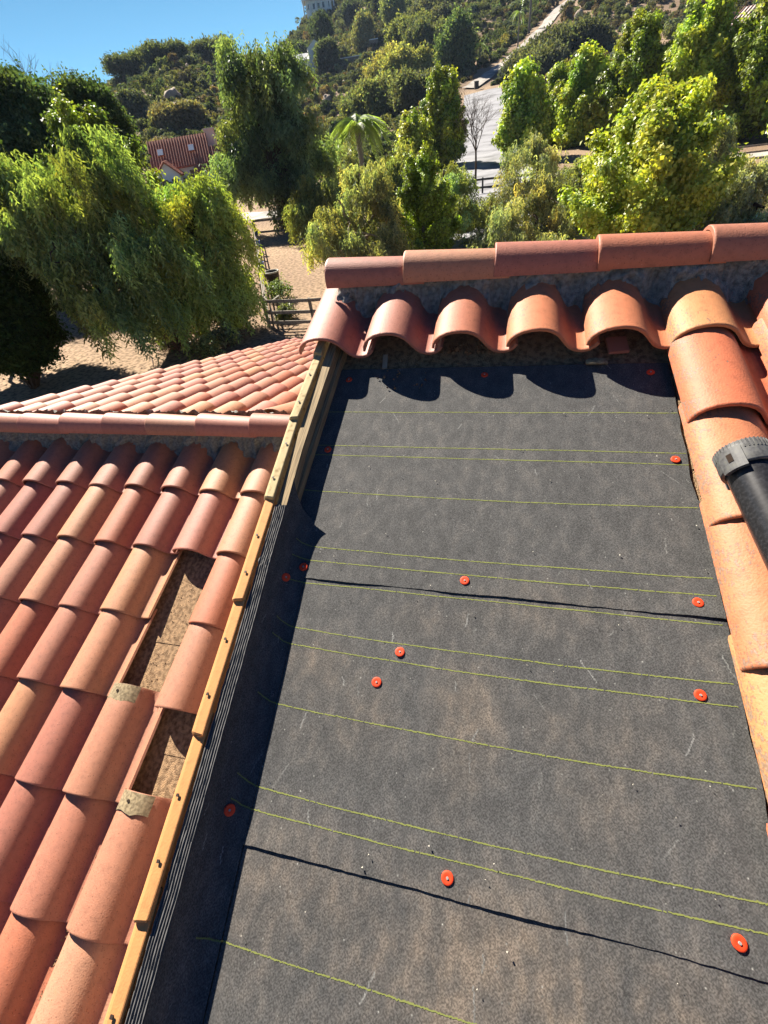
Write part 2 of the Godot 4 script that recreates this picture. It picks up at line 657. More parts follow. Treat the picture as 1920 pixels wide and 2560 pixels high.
# ------------------------------------------------------------------ roof pieces
const PROFILE := [[0.0, 0.030], [0.004, 0.050], [0.014, 0.068], [0.032, 0.084], [0.056, 0.096], [0.084, 0.102], [0.112, 0.103], [0.138, 0.099], [0.160, 0.090], [0.180, 0.076], [0.196, 0.058], [0.210, 0.040], [0.222, 0.027], [0.236, 0.018], [0.252, 0.014], [0.268, 0.014], [0.286, 0.019], [0.302, 0.030], [0.310, 0.042]]
var tile_meshes := []


# one S-shaped clay tile: its lower end at z = 0, its head at z = -length, the barrel's left edge at x = 0
func tile_mesh(sd: int, length := 0.46, last := 18) -> ArrayMesh:
	var rng := RandomNumberGenerator.new()
	rng.seed = sd
	var hi := rng.randf_range(0.96, 1.05)
	var wob := [rng.randf_range(-0.004, 0.004), rng.randf_range(-0.004, 0.004), rng.randf_range(-0.003, 0.003)]
	var zs := [0.0, -0.003, -0.008, -0.07, -0.2, -0.34, -length + 0.01, -length]
	var drop := [0.003, 0.0, 0.0, 0.0, 0.0, 0.0, 0.0, 0.003]
	var st := begin(0)
	var top := []
	var low := []
	for j in zs.size():
		var a := []
		var b := []
		for k in last + 1:
			var p := Vector2(PROFILE[k][0], PROFILE[k][1])
			var q := Vector2(PROFILE[mini(k + 1, last)][0], PROFILE[mini(k + 1, last)][1]) - Vector2(PROFILE[maxi(k - 1, 0)][0], PROFILE[maxi(k - 1, 0)][1])
			var nn := Vector2(-q.y, q.x).normalized()
			p.y = p.y * hi
			var sag: float = 0.0015 * sin(zs[j] * 9.0 + sd) * sin(PI * k / last)
			var z: float = zs[j] + (wob[0] * sin(k * 0.5 + sd) + wob[1] * cos(k * 0.33)) * (1.0 if j < 2 else 0.0)
			var o: Vector2 = p - nn * drop[j]
			a.append(Vector3(o.x, o.y + sag, z))
			var u := p - nn * 0.0105
			b.append(Vector3(u.x, u.y + sag, z))
		top.append(a)
		low.append(b)
	var off := Vector2(sd * 0.377, sd * 0.613)
	var arc := [0.0]
	for k in last:
		arc.append(arc[k] + Vector2(PROFILE[k + 1][0] - PROFILE[k][0], PROFILE[k + 1][1] - PROFILE[k][1]).length())
	for j in zs.size() - 1:
		for k in last:
			var uv := []
			var uv2 := []
			for e in [[k, j], [k + 1, j], [k + 1, j + 1], [k, j + 1]]:
				uv.append(Vector2(arc[e[0]], zs[e[1]]) + off)
				uv2.append(Vector2(float(e[0]) / 18.0, -zs[e[1]] / length))
			quad_uv(st, [top[j][k], top[j][k + 1], top[j + 1][k + 1], top[j + 1][k]], uv, uv2)
	st.set_smooth_group(1)
	for j in zs.size() - 1:
		for k in last:
			quad_flat(st, [low[j][k + 1], low[j][k], low[j + 1][k], low[j + 1][k + 1]], off)
	st.set_smooth_group(-1)
	var e := zs.size() - 1
	for k in last:
		quad_flat(st, [low[0][k], low[0][k + 1], top[0][k + 1], top[0][k]], off)
		quad_flat(st, [low[e][k + 1], low[e][k], top[e][k], top[e][k + 1]], off)
	for j in zs.size() - 1:
		quad_flat(st, [low[j + 1][0], low[j][0], top[j][0], top[j + 1][0]], off)
		quad_flat(st, [low[j][last], low[j + 1][last], top[j + 1][last], top[j][last]], off)
	return done(st)


# a tile laid in a roof frame (x = s, y = n, -z = t); t is where its lower end lies
func lay_tile(roof: Node3D, frame: Transform3D, s: float, t: float, rng: RandomNumberGenerator, mat: Material = null, lift := 0.0, turn := 0.0) -> MeshInstance3D:
	if tile_meshes.is_empty():
		for k in 5:
			tile_meshes.append(tile_mesh(100 + k))
	var b := Basis(Vector3.RIGHT, -0.056) * Basis(Vector3.UP, rng.randfn(0.0, 0.006) + turn) * Basis(Vector3.BACK, rng.randfn(0.0, 0.008))
	var at := Vector3(s + rng.randfn(0.0, 0.0015), 0.026 + lift + rng.randf_range(0.0, 0.003), -t + rng.randfn(0.0, 0.004))
	var m: Material = mat if mat else tile_mats[rng.randi() % tile_mats.size()]
	return wpart(roof, "roof_tile", tile_meshes[rng.randi() % tile_meshes.size()], m, frame * Transform3D(b, at))


# half-round ridge tile along +x, the wider end at x = 0
func cap_mesh(length: float, sd: int) -> ArrayMesh:
	var st := begin(0)
	var xs := [0.0, 0.003, 0.008, 0.06, length * 0.5, length]
	var n := 18
	var top := []
	var low := []
	for j in xs.size():
		var a := []
		var b := []
		var r: float = lerpf(0.090, 0.079, xs[j] / length) - (0.003 if j == 0 else 0.0)
		for k in n + 1:
			var an := deg_to_rad(lerpf(-6.0, 186.0, float(k) / n))
			var wob := 0.0015 * sin(3.0 * an + sd)
			a.append(Vector3(xs[j] + (0.003 * sin(an * 2.0 + sd) if j < 2 else 0.0), sin(an) * (r * 0.97 + wob), -cos(an) * (r + wob)))
			b.append(Vector3(xs[j] + (0.003 * sin(an * 2.0 + sd) if j < 2 else 0.0), sin(an) * (r * 0.97 - 0.012), -cos(an) * (r - 0.012)))
		top.append(a)
		low.append(b)
	for j in xs.size() - 1:
		for k in n:
			var uv := []
			for e in [[j, k + 1], [j + 1, k + 1], [j + 1, k], [j, k]]:
				uv.append(Vector2(xs[e[0]] + sd * 0.31, 0.285 * e[1] / n))
			quad_uv(st, [top[j][k + 1], top[j + 1][k + 1], top[j + 1][k], top[j][k]], uv, uv)
	st.set_smooth_group(1)
	for j in xs.size() - 1:
		for k in n:
			quad_flat(st, [low[j][k], low[j + 1][k], low[j + 1][k + 1], low[j][k + 1]], Vector2(sd * 0.3, 0.1))
	st.set_smooth_group(-1)
	var e := xs.size() - 1
	for k in n:
		quad_flat(st, [low[0][k], low[0][k + 1], top[0][k + 1], top[0][k]], Vector2(sd * 0.3, 0.1))
		quad_flat(st, [low[e][k + 1], low[e][k], top[e][k], top[e][k + 1]], Vector2(sd * 0.3, 0.1))
	for j in xs.size() - 1:
		quad_flat(st, [low[j][0], top[j][0], top[j + 1][0], low[j + 1][0]], Vector2(sd * 0.3, 0.1))
		quad_flat(st, [top[j][n], low[j][n], low[j + 1][n], top[j + 1][n]], Vector2(sd * 0.3, 0.1))
	return done(st)


func ridge_caps(roof: Node3D, joints: Array, centre: Vector3, rng: RandomNumberGenerator, tints: Array) -> void:
	var ms := [cap_mesh(0.42, 1), cap_mesh(0.42, 2), cap_mesh(0.42, 3)]
	for i in joints.size():
		var b := Basis(Vector3.BACK, -0.026) * Basis(Vector3.UP, rng.randfn(0.0, 0.008))
		var at := Vector3(joints[i], centre.y + 0.008 + rng.randf_range(0.0, 0.004), centre.z + rng.randfn(0.0, 0.002))
		wpart(roof, "ridge_tile", ms[i % 3], tile_mats[tints[i % tints.size()]], Transform3D(b, at))


# rough mortar bedded between the ridge tiles and the roof tiles
func mortar_mesh(s0: float, s1: float, cusp: float, pitch: float, t_low: float, t_top: float, n_top: float, sd: int) -> ArrayMesh:
	var st := begin(0)
	var nx := int((s1 - s0) / 0.008)
	var ny := 9
	var g := []
	for i in nx + 1:
		var s := lerpf(s0, s1, float(i) / nx)
		var u := fposmod(s - cusp, pitch)
		var base := 0.0
		for k in PROFILE.size() - 1:
			if u >= PROFILE[k][0] and u <= PROFILE[k + 1][0]:
				base = lerpf(PROFILE[k][1], PROFILE[k + 1][1], (u - PROFILE[k][0]) / (PROFILE[k + 1][0] - PROFILE[k][0]))
		var col := []
		for j in ny + 1:
			var v := float(j) / ny
			var foot := t_low + 0.05 * bumps.get_noise_2d(s * 9.0 + sd, 3.0) + (0.035 if base > 0.06 else 0.0)
			var t := lerpf(foot, t_top, pow(v, 0.8))
			var n := lerpf(base + 0.004, n_top, pow(v, 1.25))
			var q := 0.030 * bumps.get_noise_3d(s * 11.0, v * 2.2, sd) + 0.014 * bumps.get_noise_3d(s * 36.0, v * 6.0, sd + 9)
			col.append(Vector3(s, n + q * 0.6 * (1.0 if j > 0 else 0.0), -(t - q)))
		g.append(col)
	for i in nx:
		for j in ny:
			quad(st, g[i][j], g[i + 1][j], g[i + 1][j + 1], g[i][j + 1])
	return done(st)


# ------------------------------------------------------------------ the lower wing on the left
func prism(x0: float, x1: float, pts: Array) -> ArrayMesh:      # pts: (z, y) outline, counter-clockwise seen from +x with z to the left
	var st := begin(-1)
	var n := pts.size()
	for i in n:
		var a: Vector2 = pts[i]
		var b: Vector2 = pts[(i + 1) % n]
		quad(st, Vector3(x0, a.y, a.x), Vector3(x1, a.y, a.x), Vector3(x1, b.y, b.x), Vector3(x0, b.y, b.x))
	var poly := PackedVector2Array(pts)
	var ix := Geometry2D.triangulate_polygon(poly)
	for k in range(0, ix.size(), 3):
		var p := [pts[ix[k]], pts[ix[k + 1]], pts[ix[k + 2]]]
		tri(st, Vector3(x1, p[0].y, p[0].x), Vector3(x1, p[1].y, p[1].x), Vector3(x1, p[2].y, p[2].x))
		tri(st, Vector3(x0, p[0].y, p[0].x), Vector3(x0, p[2].y, p[2].x), Vector3(x0, p[1].y, p[1].x))
	return done(st)


func build_wing() -> void:
	var rng := RandomNumberGenerator.new()
	rng.seed = 21
	var roof := thing("house_wing", "lower house wing with terracotta tiled gable roof and a gap of missing tiles", "house", Vector3(-2.6, YARD, -1.5))
	var near := Transform3D(Basis(Vector3.RIGHT, TH), W(0, 0, WING_N))
	var apex := W(0, 1.75, -0.88)
	var away := Transform3D(Basis(Vector3.UP, PI) * Basis(Vector3.RIGHT, TH), apex)
	# walls under both slopes
	var foot := W(0, -3.0, WING_N - 0.16)
	var back := away * Vector3(0, -0.16, 6.6)
	var top := apex - Vector3(0, 0.17, 0)
	wpart(roof, "wall", prism(-4.25, -0.76, [Vector2(foot.z - 0.4, YARD - 0.3), Vector2(foot.z - 0.4, foot.y + 0.1), Vector2(top.z, top.y - 0.02), Vector2(back.z + 0.4, back.y + 0.1), Vector2(back.z + 0.4, YARD - 0.3)]), M.stucco)
	# decks
	var st := begin(-1)
	box(st, Vector3(-2.55, -0.03, 0.62), Vector3(1.78, 0.028, 2.37))
	wpart(roof, "roof_deck", done(st), M.old_felt, near)
	st = begin(-1)
	box(st, Vector3(2.55, -0.03, 3.42), Vector3(1.78, 0.028, 3.41))
	wpart(roof, "roof_deck", done(st), M.old_felt, away)
	# lap lines of the old felt seen in the gap
	for t in [0.36, -0.12, -0.55]:
		st = begin(-1)
		box(st, Vector3(-1.55, 0.001, -t - 0.25), Vector3(0.45, 0.0025, 0.25), Basis(Vector3.RIGHT, -0.006))
		wpart(roof, "felt_lap", done(st), M.old_felt, near)
	# tiles facing the camera
	var gone := {"1,2": 1, "1,3": 1, "0,4": 1}
	for c in range(-2, 10):
		for k in range(-1, 10):
			var t := 1.25 - 0.397 * k
			var s := -1.495 - 0.28 * c
			if k == -1:
				continue
			if s + 0.28 > -0.72 or gone.has("%d,%d" % [c, k]):
				continue
			var tile := lay_tile(roof, near, s, t, rng)
			if (c == 1 and k == 4) or (c == 0 and k == 5):
				# bare head where the tile above is missing: paler, with a nail hole
				var head := begin(0)
				for i in 9:
					var a: Array = PROFILE[i]
					var b: Array = PROFILE[i + 1]
					quad(head, Vector3(a[0], a[1] + 0.0042, -0.385 - 0.012 * bumps.get_noise_1d(i * 0.9)), Vector3(b[0], b[1] + 0.0042, -0.385 - 0.012 * bumps.get_noise_1d((i + 1) * 0.9)), Vector3(b[0], b[1] + 0.0042, -0.459), Vector3(a[0], a[1] + 0.0042, -0.459))
				part(tile, "bare_head", done(head), M.bare_clay)
				var hole := CylinderMesh.new()
				hole.top_radius = 0.006
				hole.bottom_radius = 0.006
				hole.height = 0.004
				hole.radial_segments = 10
				part(tile, "nail_hole", hole, M.soil, Transform3D(Basis.IDENTITY, Vector3(0.08, 0.1085, -0.425)))
	# tiles falling away beyond the ridge
	for c in range(0, 13):
		for k in range(0, 17):
			var t := -0.53 - 0.384 * k
			var s := 4.16 - 0.28 * c
			if s < 0.62:
				continue
			var loose := c == 10 and k == 0
			var o := lay_tile(roof, away, s, t, rng, tile_mats[2] if loose else null)
			if loose:      # its head has been pried up
				o.transform = o.transform * Transform3D(Basis(Vector3.RIGHT, 0.16), Vector3(0.02, 0.004, 0.0))
	var centre := near * Vector3(0, 0.215, -1.60) + Vector3(0, 0, -0.083)
	var joints := []
	var x := -4.38
	for v in [-4.38, -4.02, -3.66, -3.298, -2.936, -2.583, -2.224, -1.852, -1.478, -1.11]:
		joints.append(v)
	ridge_caps(roof, joints, centre, rng, [3, 7, 1, 9, 7, 3, 4, 7, 9, 7])
	wpart(roof, "ridge_mortar", mortar_mesh(-4.3, -0.80, -1.495, 0.28, 1.565, 1.66, 0.215, 3), M.mortar, near)
	wpart(roof, "ridge_mortar", mortar_mesh(0.80, 4.3, 4.16, 0.28, -0.14, 0.02, 0.18, 8), M.mortar, away)
	# dirt and leaf crumbs in the pans by the gap
	st = begin(-1)
	crumbs(st, rng, -1.52, -1.48, -0.95, -0.35, 0.03, 170, 0.006)
	crumbs(st, rng, -1.80, -1.765, -0.36, 0.5, 0.02, 120, 0.004)
	crumbs(st, rng, -1.52, -1.49, -0.30, 0.1, 0.02, 90, 0.006)
	crumbs(st, rng, -1.75, -1.5, 0.1, 0.8, 0.004, 120, 0.004)
	var d := wpart(roof, "leaf_crumbs", done(st), M.scrap, near)
	d.set_meta("kind", "stuff")


func crumbs(st: SurfaceTool, rng: RandomNumberGenerator, s0: float, s1: float, t0: float, t1: float, n: float, count: int, size: float) -> void:
	for k in count:
		var c := Vector3(rng.randf_range(s0, s1), n + rng.randf() * size, -rng.randf_range(t0, t1))
		var b := Basis.from_euler(Vector3(rng.randf() * TAU, rng.randf() * TAU, rng.randf() * TAU))
		var r := size * rng.randf_range(0.4, 1.4)
		var p := [c + b * Vector3(r, 0, 0), c + b * Vector3(-r * 0.6, r * 0.7, 0), c + b * Vector3(-r * 0.4, -r * 0.6, r * 0.5), c + b * Vector3(0, 0, -r)]
		tri(st, p[0], p[1], p[2])
		tri(st, p[0], p[3], p[1])
		tri(st, p[1], p[3], p[2])
		tri(st, p[2], p[3], p[0])


# ------------------------------------------------------------------ the main house: stripped strip of roof
func edge(t: float) -> float:      # right-hand edge of the raised rake board
	return -0.657 if t > 0.9 else -0.657 + 0.051 * (0.9 - t)


# felt surface across the roof: q < 0 climbs the side of the rake board (0 at the deck, -1 at its top)
func felt_point(q: float, t: float) -> Vector2:
	var e := edge(t)
	if q >= 0.0:
		return Vector2(e + 0.085 + q, 0.0)
	var k := -q
	var a := Vector2(e + 0.085, 0.0)
	var b := Vector2(e + 0.010, 0.002)
	var c := Vector2(e + 0.003, 0.078)
	return a.lerp(b, k).lerp(b.lerp(c, k), k)


func felt_height(s: float, t: float, t0: float, t1: float, lift: float, sd: int) -> float:
	var n := lift + 0.0016 * bumps.get_noise_2d(s * 3.0, t * 3.0 + sd)
	var from_edge := t - t0 - 0.004 * bumps.get_noise_2d(s * 2.2, sd)
	n += maxf(0.0, 0.0010 + 0.0034 * bumps.get_noise_2d(s * 2.6 + sd * 3.0, 0.5)) * exp(-from_edge * from_edge / 0.0012)
	return n + maxf(0.0, 0.004 * bumps.get_noise_2d(s * 4.0, 20.0 + sd)) * exp(-(t1 - t) / 0.02)


func felt_sheet(t0: float, t1: float, lift: float, sd: int) -> ArrayMesh:
	var st := begin(0)
	var nt := int((t1 - t0) / 0.012)
	var ns := 96
	var g := []
	for j in nt + 1:
		var t := lerpf(t0, t1, float(j) / nt)
		var row := []
		var left := -0.652 if t > 0.66 else edge(t) + 0.085
		for i in ns + 1:
			var s := lerpf(left, (0.562 if t > 0.8 else 0.572) + 0.006 * bumps.get_noise_2d(t * 6.0, sd), float(i) / ns)
			var n := felt_height(s, t, t0, t1, lift, sd)
			var tt := t
			if j == 0:
				tt += 0.004 * bumps.get_noise_2d(s * 2.2, sd) + 0.0015 * bumps.get_noise_2d(s * 40.0, sd)
			row.append([Vector3(s, n, -tt), Vector2((s + 0.7) / 1.3, (1.4 - tt) / 2.5), Vector2(s, t)])
		g.append(row)
	for j in nt:
		for i in ns:
			for e in [[j, i], [j + 1, i + 1], [j, i + 1], [j, i], [j + 1, i], [j + 1, i + 1]]:
				var v: Array = g[e[0]][e[1]]
				st.set_uv(v[1])
				st.set_uv2(v[2])
				st.add_vertex(v[0])
	st.set_smooth_group(-1)
	for i in ns:      # the cut lower edge has some thickness
		var a: Array = g[0][i]
		var b: Array = g[0][i + 1]
		for v in [[b, 0.0], [b, 0.0022], [a, 0.0022], [b, 0.0], [a, 0.0022], [a, 0.0]]:
			st.set_uv(v[0][1])
			st.set_uv2(v[0][2])
			st.add_vertex(v[0][0] - Vector3(0, v[1], 0))
	return done(st)


# felt turned up the side of the board and folded over its top
func felt_upturn() -> ArrayMesh:
	var st := begin(0)
	var nt := 170
	var nq := 16
	var g := []
	for j in nt + 1:
		var row := []
		for i in nq + 1:
			var q := -float(i) / nq
			var end := 0.655 + 0.10 * pow(-q, 1.5)
			var t := lerpf(-1.3, end, float(j) / nt)
			var p := felt_point(q, t)
			var bulge := (0.004 * bumps.get_noise_2d(t * 4.0, q * 2.0) + 0.002) * sin(PI * -q)
			var tip := exp(-(end - t) / 0.05) * pow(-q, 2.0) * 0.022
			var sway := exp(-(end - t) / 0.05) * pow(-q, 2.0) * 0.012
			row.append([Vector3(p.x + bulge + sway, p.y + 0.0045 + tip, -t), Vector2((p.x - p.y + 0.7) / 1.3, (1.4 - t) / 2.5), Vector2(p.x - p.y, t)])
		g.append(row)
	for j in nt:
		for i in nq:
			for e in [[j, i], [j, i + 1], [j + 1, i + 1], [j, i], [j + 1, i + 1], [j + 1, i]]:
				var v: Array = g[e[0]][e[1]]
				st.set_uv(v[1])
				st.set_uv2(v[2])
				st.add_vertex(v[0])
	return done(st)


# the narrow top of the board under folded felt: six long pleats
func felt_pleats() -> ArrayMesh:
	var st := begin(0)
	var nt := 220
	var nx := 36
	var g := []
	for j in nt + 1:
		var t := lerpf(-1.3, 0.665, float(j) / nt)
		var row := []
		var crease := exp(-pow((t - 0.46) / 0.022, 2.0))
		for i in nx + 1:
			var u := float(i) / nx
			var s := edge(t) - 0.037 + 0.040 * u
			var n := 0.079 + 0.0022 * sin(TAU * (6.0 * u + 0.22 * bumps.get_noise_1d(t * 5.0))) + 0.0018 * bumps.get_noise_2d(u * 6.0, t * 9.0)
			n += crease * (0.006 * (0.5 + bumps.get_noise_2d(u * 3.0, t * 40.0)))
			if i == 0 or i == nx:
				n -= 0.008
			row.append(Vector3(s + 0.001 * bumps.get_noise_2d(t * 7.0, 4.0), n, -t))
		g.append(row)
	for j in nt:
		for i in nx:
			quad(st, g[j][i], g[j][i + 1], g[j + 1][i + 1], g[j + 1][i])
	return done(st)


# a printed line on the felt: a thin ragged ribbon following the sheet
func printed_line(t: float, rng: RandomNumberGenerator, course: Array, bow: float) -> ArrayMesh:
	var st := begin(0)
	var prev := []
	var n := 640
	for i in n + 1:
		var q := lerpf(-0.45 if t < 0.6 else 0.0, 1.24, float(i) / n)
		var tt := t + bow * (q - 0.55) * (q - 0.55) + 0.002 * bumps.get_noise_2d(q * 3.0, t * 10.0)
		var p := felt_point(q, tt)
		if t > 0.66 and q >= 0.0:
			p.x = lerpf(-0.645, 0.563, q / 1.24)
		if p.x > 0.563:
			break
		var w := 0.0009 + 0.0009 * rng.randf() + 0.0005 * bumps.get_noise_1d(q * 9.0)
		var dt := rng.randfn(0.0, 0.0005)
		var nn := felt_height(p.x, tt, course[0], course[1], course[2], course[3]) + 0.0006
		if q < 0.0:
			nn = p.y + 0.0062 + 0.003 * -q
			p.x += 0.004 * -q + 0.003 * sin(PI * -q)
		else:
			nn += p.y
		var row := [Vector3(p.x, nn, -(tt - w + dt)), Vector3(p.x, nn, -(tt + w + dt))]
		if prev.size() and rng.randf() > 0.02:
			quad(st, prev[0], row[0], row[1], prev[1])
		prev = row
	return done(st)


func rake_mesh(sd: int) -> ArrayMesh:
	var prof := [[0.0, -0.012], [0.0, -0.001], [-0.002, 0.0], [-0.024, 0.0005], [-0.030, -0.001], [-0.035, -0.006], [-0.039, -0.016], [-0.043, -0.034], [-0.046, -0.08], [-0.047, -0.14]]
	var zs := [0.0, -0.004, -0.05, -0.2, -0.40]
	var st := begin(-1)
	var top := []
	var low := []
	for j in zs.size():
		var a := []
		var b := []
		for k in prof.size():
			var q := Vector2(prof[mini(k + 1, 9)][0], prof[mini(k + 1, 9)][1]) - Vector2(prof[maxi(k - 1, 0)][0], prof[maxi(k - 1, 0)][1])
			var nn := Vector2(q.y, -q.x).normalized()
			var p := Vector2(prof[k][0], prof[k][1])
			var z: float = zs[j] + (0.003 * sin(k * 0.9 + sd) if j < 2 else 0.0)
			p -= nn * (0.003 if j == 0 else 0.0)
			a.append(Vector3(p.x + 0.001 * sin(zs[j] * 20.0 + sd), p.y, z))
			b.append(Vector3(p.x - nn.x * 0.012, p.y - nn.y * 0.012, z))
		top.append(a)
		low.append(b)
	for j in zs.size() - 1:
		for k in prof.size() - 1:
			quad(st, top[j][k + 1], top[j][k], top[j + 1][k], top[j + 1][k + 1])
	st.set_smooth_group(-1)
	for k in prof.size() - 1:
		quad(st, low[0][k + 1], low[0][k], top[0][k], top[0][k + 1])
	for j in zs.size() - 1:
		quad(st, top[j][0], low[j][0], low[j + 1][0], top[j + 1][0])
	return done(st)


func build_house() -> void:
	var rng := RandomNumberGenerator.new()
	rng.seed = 5
	var roof := thing("main_house", "main house roof stripped to black felt below a terracotta tiled ridge", "house", Vector3(1.5, YARD, 0.5))
	var main := Transform3D(Basis(Vector3.RIGHT, TH), Vector3.ZERO)
	var low := W(0, -3.6, -0.15)
	var apex := W(0, 1.80, -0.06)
	var back := apex + Vector3(0, -SN * 4.2, -CS * 4.2)
	wpart(roof, "wall", prism(-0.70, 5.6, [Vector2(low.z - 0.4, YARD - 0.3), Vector2(low.z - 0.4, low.y + 0.02), Vector2(apex.z, apex.y - 0.1), Vector2(back.z + 0.4, back.y), Vector2(back.z + 0.4, YARD - 0.3)]), M.stucco)
	var st := begin(-1)
	box(st, Vector3(2.45, -0.036, 0.92), Vector3(3.11, 0.030, 2.72))
	wpart(roof, "roof_deck", done(st), M.old_felt, main)
	st = begin(-1)
	box(st, Vector3(2.45, 0, 0), Vector3(3.2, 0.03, 2.15))
	wpart(roof, "back_slope", done(st), M.old_felt, Transform3D(Basis(Vector3.RIGHT, -TH), (apex + back) * 0.5 + Vector3(0, 0.03, -0.1)))
	# the raised rake board and a lower batten beside it
	st = begin(-1)
	var bx := []
	for t in [1.60, 1.2, 0.9, 0.5, 0.0, -0.6, -1.3]:
		bx.append([edge(t), t])
	for i in bx.size() - 1:
		var a: Array = bx[i]
		var b: Array = bx[i + 1]
		var w := 0.035
		quad(st, Vector3(b[0] - w, 0.075, -b[1]), Vector3(b[0], 0.075, -b[1]), Vector3(a[0], 0.075, -a[1]), Vector3(a[0] - w, 0.075, -a[1]))
		quad(st, Vector3(b[0], -0.006, -b[1]), Vector3(a[0], -0.006, -a[1]), Vector3(a[0], 0.075, -a[1]), Vector3(b[0], 0.075, -b[1]))
		quad(st, Vector3(a[0] - w, -0.006, -a[1]), Vector3(b[0] - w, -0.006, -b[1]), Vector3(b[0] - w, 0.075, -b[1]), Vector3(a[0] - w, 0.075, -a[1]))
	wpart(roof, "rake_board", done(st), M.wood, main)
	st = begin(-1)
	box(st, Vector3(-0.648, 0.014, -1.12), Vector3(0.0075, 0.020, 0.47))
	wpart(roof, "batten", done(st), M.wood, main)
	# felt courses, lowest first
	var courses := [[-1.3, -0.15, 0.0, 1], [-0.205, 0.52, 0.0022, 2], [0.455, 1.375, 0.0044, 3]]
	for c in courses:
		wpart(roof, "felt_course", felt_sheet(c[0], c[1], c[2], c[3]), M.felt, main)
	wpart(roof, "felt_upturn", felt_upturn(), M.felt, main)
	var pl := wpart(roof, "folded_felt", felt_pleats(), M.dark_felt, main)
	for k in 6:
		st = begin(0)
		var prev := []
		for j in 330:
			var t := lerpf(-1.28, 0.66, j / 329.0)
			var u := (k + 0.25 - 0.22 * bumps.get_noise_1d(t * 5.0)) / 6.0
			var s := edge(t) - 0.037 + 0.040 * u + 0.001 * bumps.get_noise_2d(t * 7.0, 4.0)
			var w := 0.0008 + 0.0009 * bumps.get_noise_2d(t * 26.0, k * 4.0)
			var crease := exp(-pow((t - 0.46) / 0.022, 2.0))
			var n := 0.0818 + 0.0018 * bumps.get_noise_2d(u * 6.0, t * 9.0) + crease * (0.006 * (0.5 + bumps.get_noise_2d(u * 3.0, t * 40.0)))
			var row := [Vector3(s - w, n, -t), Vector3(s + w, n, -t)]
			if prev.size() and w > 0.0005:
				quad(st, prev[0], prev[1], row[1], row[0])
			prev = row
		part(pl, "worn_crest", done(st), M.ply_crest)
	var lines := [1.139, 0.974, 0.930, 0.768, 0.556, 0.511, 0.440, 0.292, 0.244, 0.086, -0.102, -0.145, -0.375, -0.62]
	var bows := [0.0, 0.0, 0.0, 0.02, 0.02, 0.01, 0.0, 0.03, 0.03, 0.03, 0.03, 0.02, 0.0, 0.0]
	for i in lines.size():
		var course: Array = courses[0 if i > 11 else 1 if i > 5 else 2]
		wpart(roof, "printed_line", printed_line(lines[i], rng, course, bows[i]), M.line, main)
	var mark := TextMesh.new()
	mark.text = "5"
	mark.font_size = 16
	mark.pixel_size = 0.0012
	mark.depth = 0.0006
	wpart(roof, "felt_mark", mark, M.ply_crest, main * Transform3D(Basis(Vector3.RIGHT, -PI / 2) * Basis(Vector3.BACK, 0.1), Vector3(-0.545, 0.0085, -0.118)))
	# orange plastic cap nails
	var cap := plastic_cap()
	var head := CylinderMesh.new()
	head.top_radius = 0.0026
	head.bottom_radius = 0.003
	head.height = 0.003
	head.radial_segments = 10
	for p in [[-0.595, 1.315], [-0.06, 1.33], [0.503, 1.328], [-0.596, 0.954], [0.528, 0.948], [-0.560, 0.488], [-0.5995, 0.443], [-0.067, 0.493], [0.516, 0.492], [-0.221, 0.272], [-0.27, 0.187], [0.486, 0.266], [-0.565, -0.149], [-0.049, -0.175], [0.48, -0.162]]:
		var y: float = 0.0068 if p[1] > 0.46 else 0.0050
		var lean := 0.0
		if p[0] < edge(p[1]) + 0.085 and p[1] < 0.6:      # on the felt where it climbs the board
			var q := 0.0
			while felt_point(q, p[1]).x > p[0] and q > -0.9:
				q -= 0.01
			var f0 := felt_point(q, p[1])
			var f1 := felt_point(q - 0.02, p[1])
			y = f0.y + 0.009
			lean = -atan2(f1.y - f0.y, f0.x - f1.x)
		var tilt := Basis(Vector3.BACK, lean) * Basis(Vector3.BACK, rng.randfn(0.0, 0.03)) * Basis(Vector3.RIGHT, rng.randfn(0.0, 0.03))
		var c := wpart(roof, "cap_nail", cap, M.cap_orange, main * Transform3D(tilt, Vector3(p[0], y, -p[1])))
		part(c, "nail_head", head, M.steel, Transform3D(Basis.IDENTITY, Vector3(0, 0.0016, 0)))
	# rake tiles nailed along the outside of the board
	var rm := [rake_mesh(1), rake_mesh(4)]
	for k in range(0, 8):
		var t := 1.37 - 0.345 * k
		var sway := edge(t - 0.05) - 0.046
		var b := Basis(Vector3.RIGHT, -0.036) * Basis(Vector3.UP, 0.051 if t < 0.8 else 0.0)
		var m: Material = M.rake_tan if k < 3 else M.rake_orange
		var o := wpart(roof, "rake_tile", rm[k % 2], m, main * Transform3D(b, Vector3(sway, 0.098, -t)))
		for q in [0.09, 0.23]:
			var nt: float = t + q + rng.randfn(0.0, 0.01)
			st = begin(-1)
			box(st, Vector3(0, 0.001, 0), Vector3(0.0014, 0.004, 0.0014))
			box(st, Vector3(0, 0.0048, 0.0), Vector3(0.0032, 0.0009, 0.0032))
			part(o, "nail", done(st), M.nail, Transform3D(Basis.IDENTITY, Vector3(-0.016 + rng.randfn(0.0, 0.003), 0.0, -(nt - t))))
	# tiles under the ridge and the column left standing on the right
	for c in 9:
		var s := -0.815 + 0.275 * c
		var worn: Material = lichen_mats[c % 4] if c >= 3 else tile_mats[[9, 3, 6][c]]
		lay_tile(roof, main, s, 1.398, rng, worn, 0.014 if c < 5 else 0.006)
	for c in range(5, 9):
		for k in range(1, 8):
			lay_tile(roof, main, -0.822 + 0.275 * c, 1.418 - 0.369 * k, rng, lichen_mats[(k + c) % 4])
	var centre := main * Vector3(0, 0.16, -1.70) + Vector3(0, 0, -0.083)
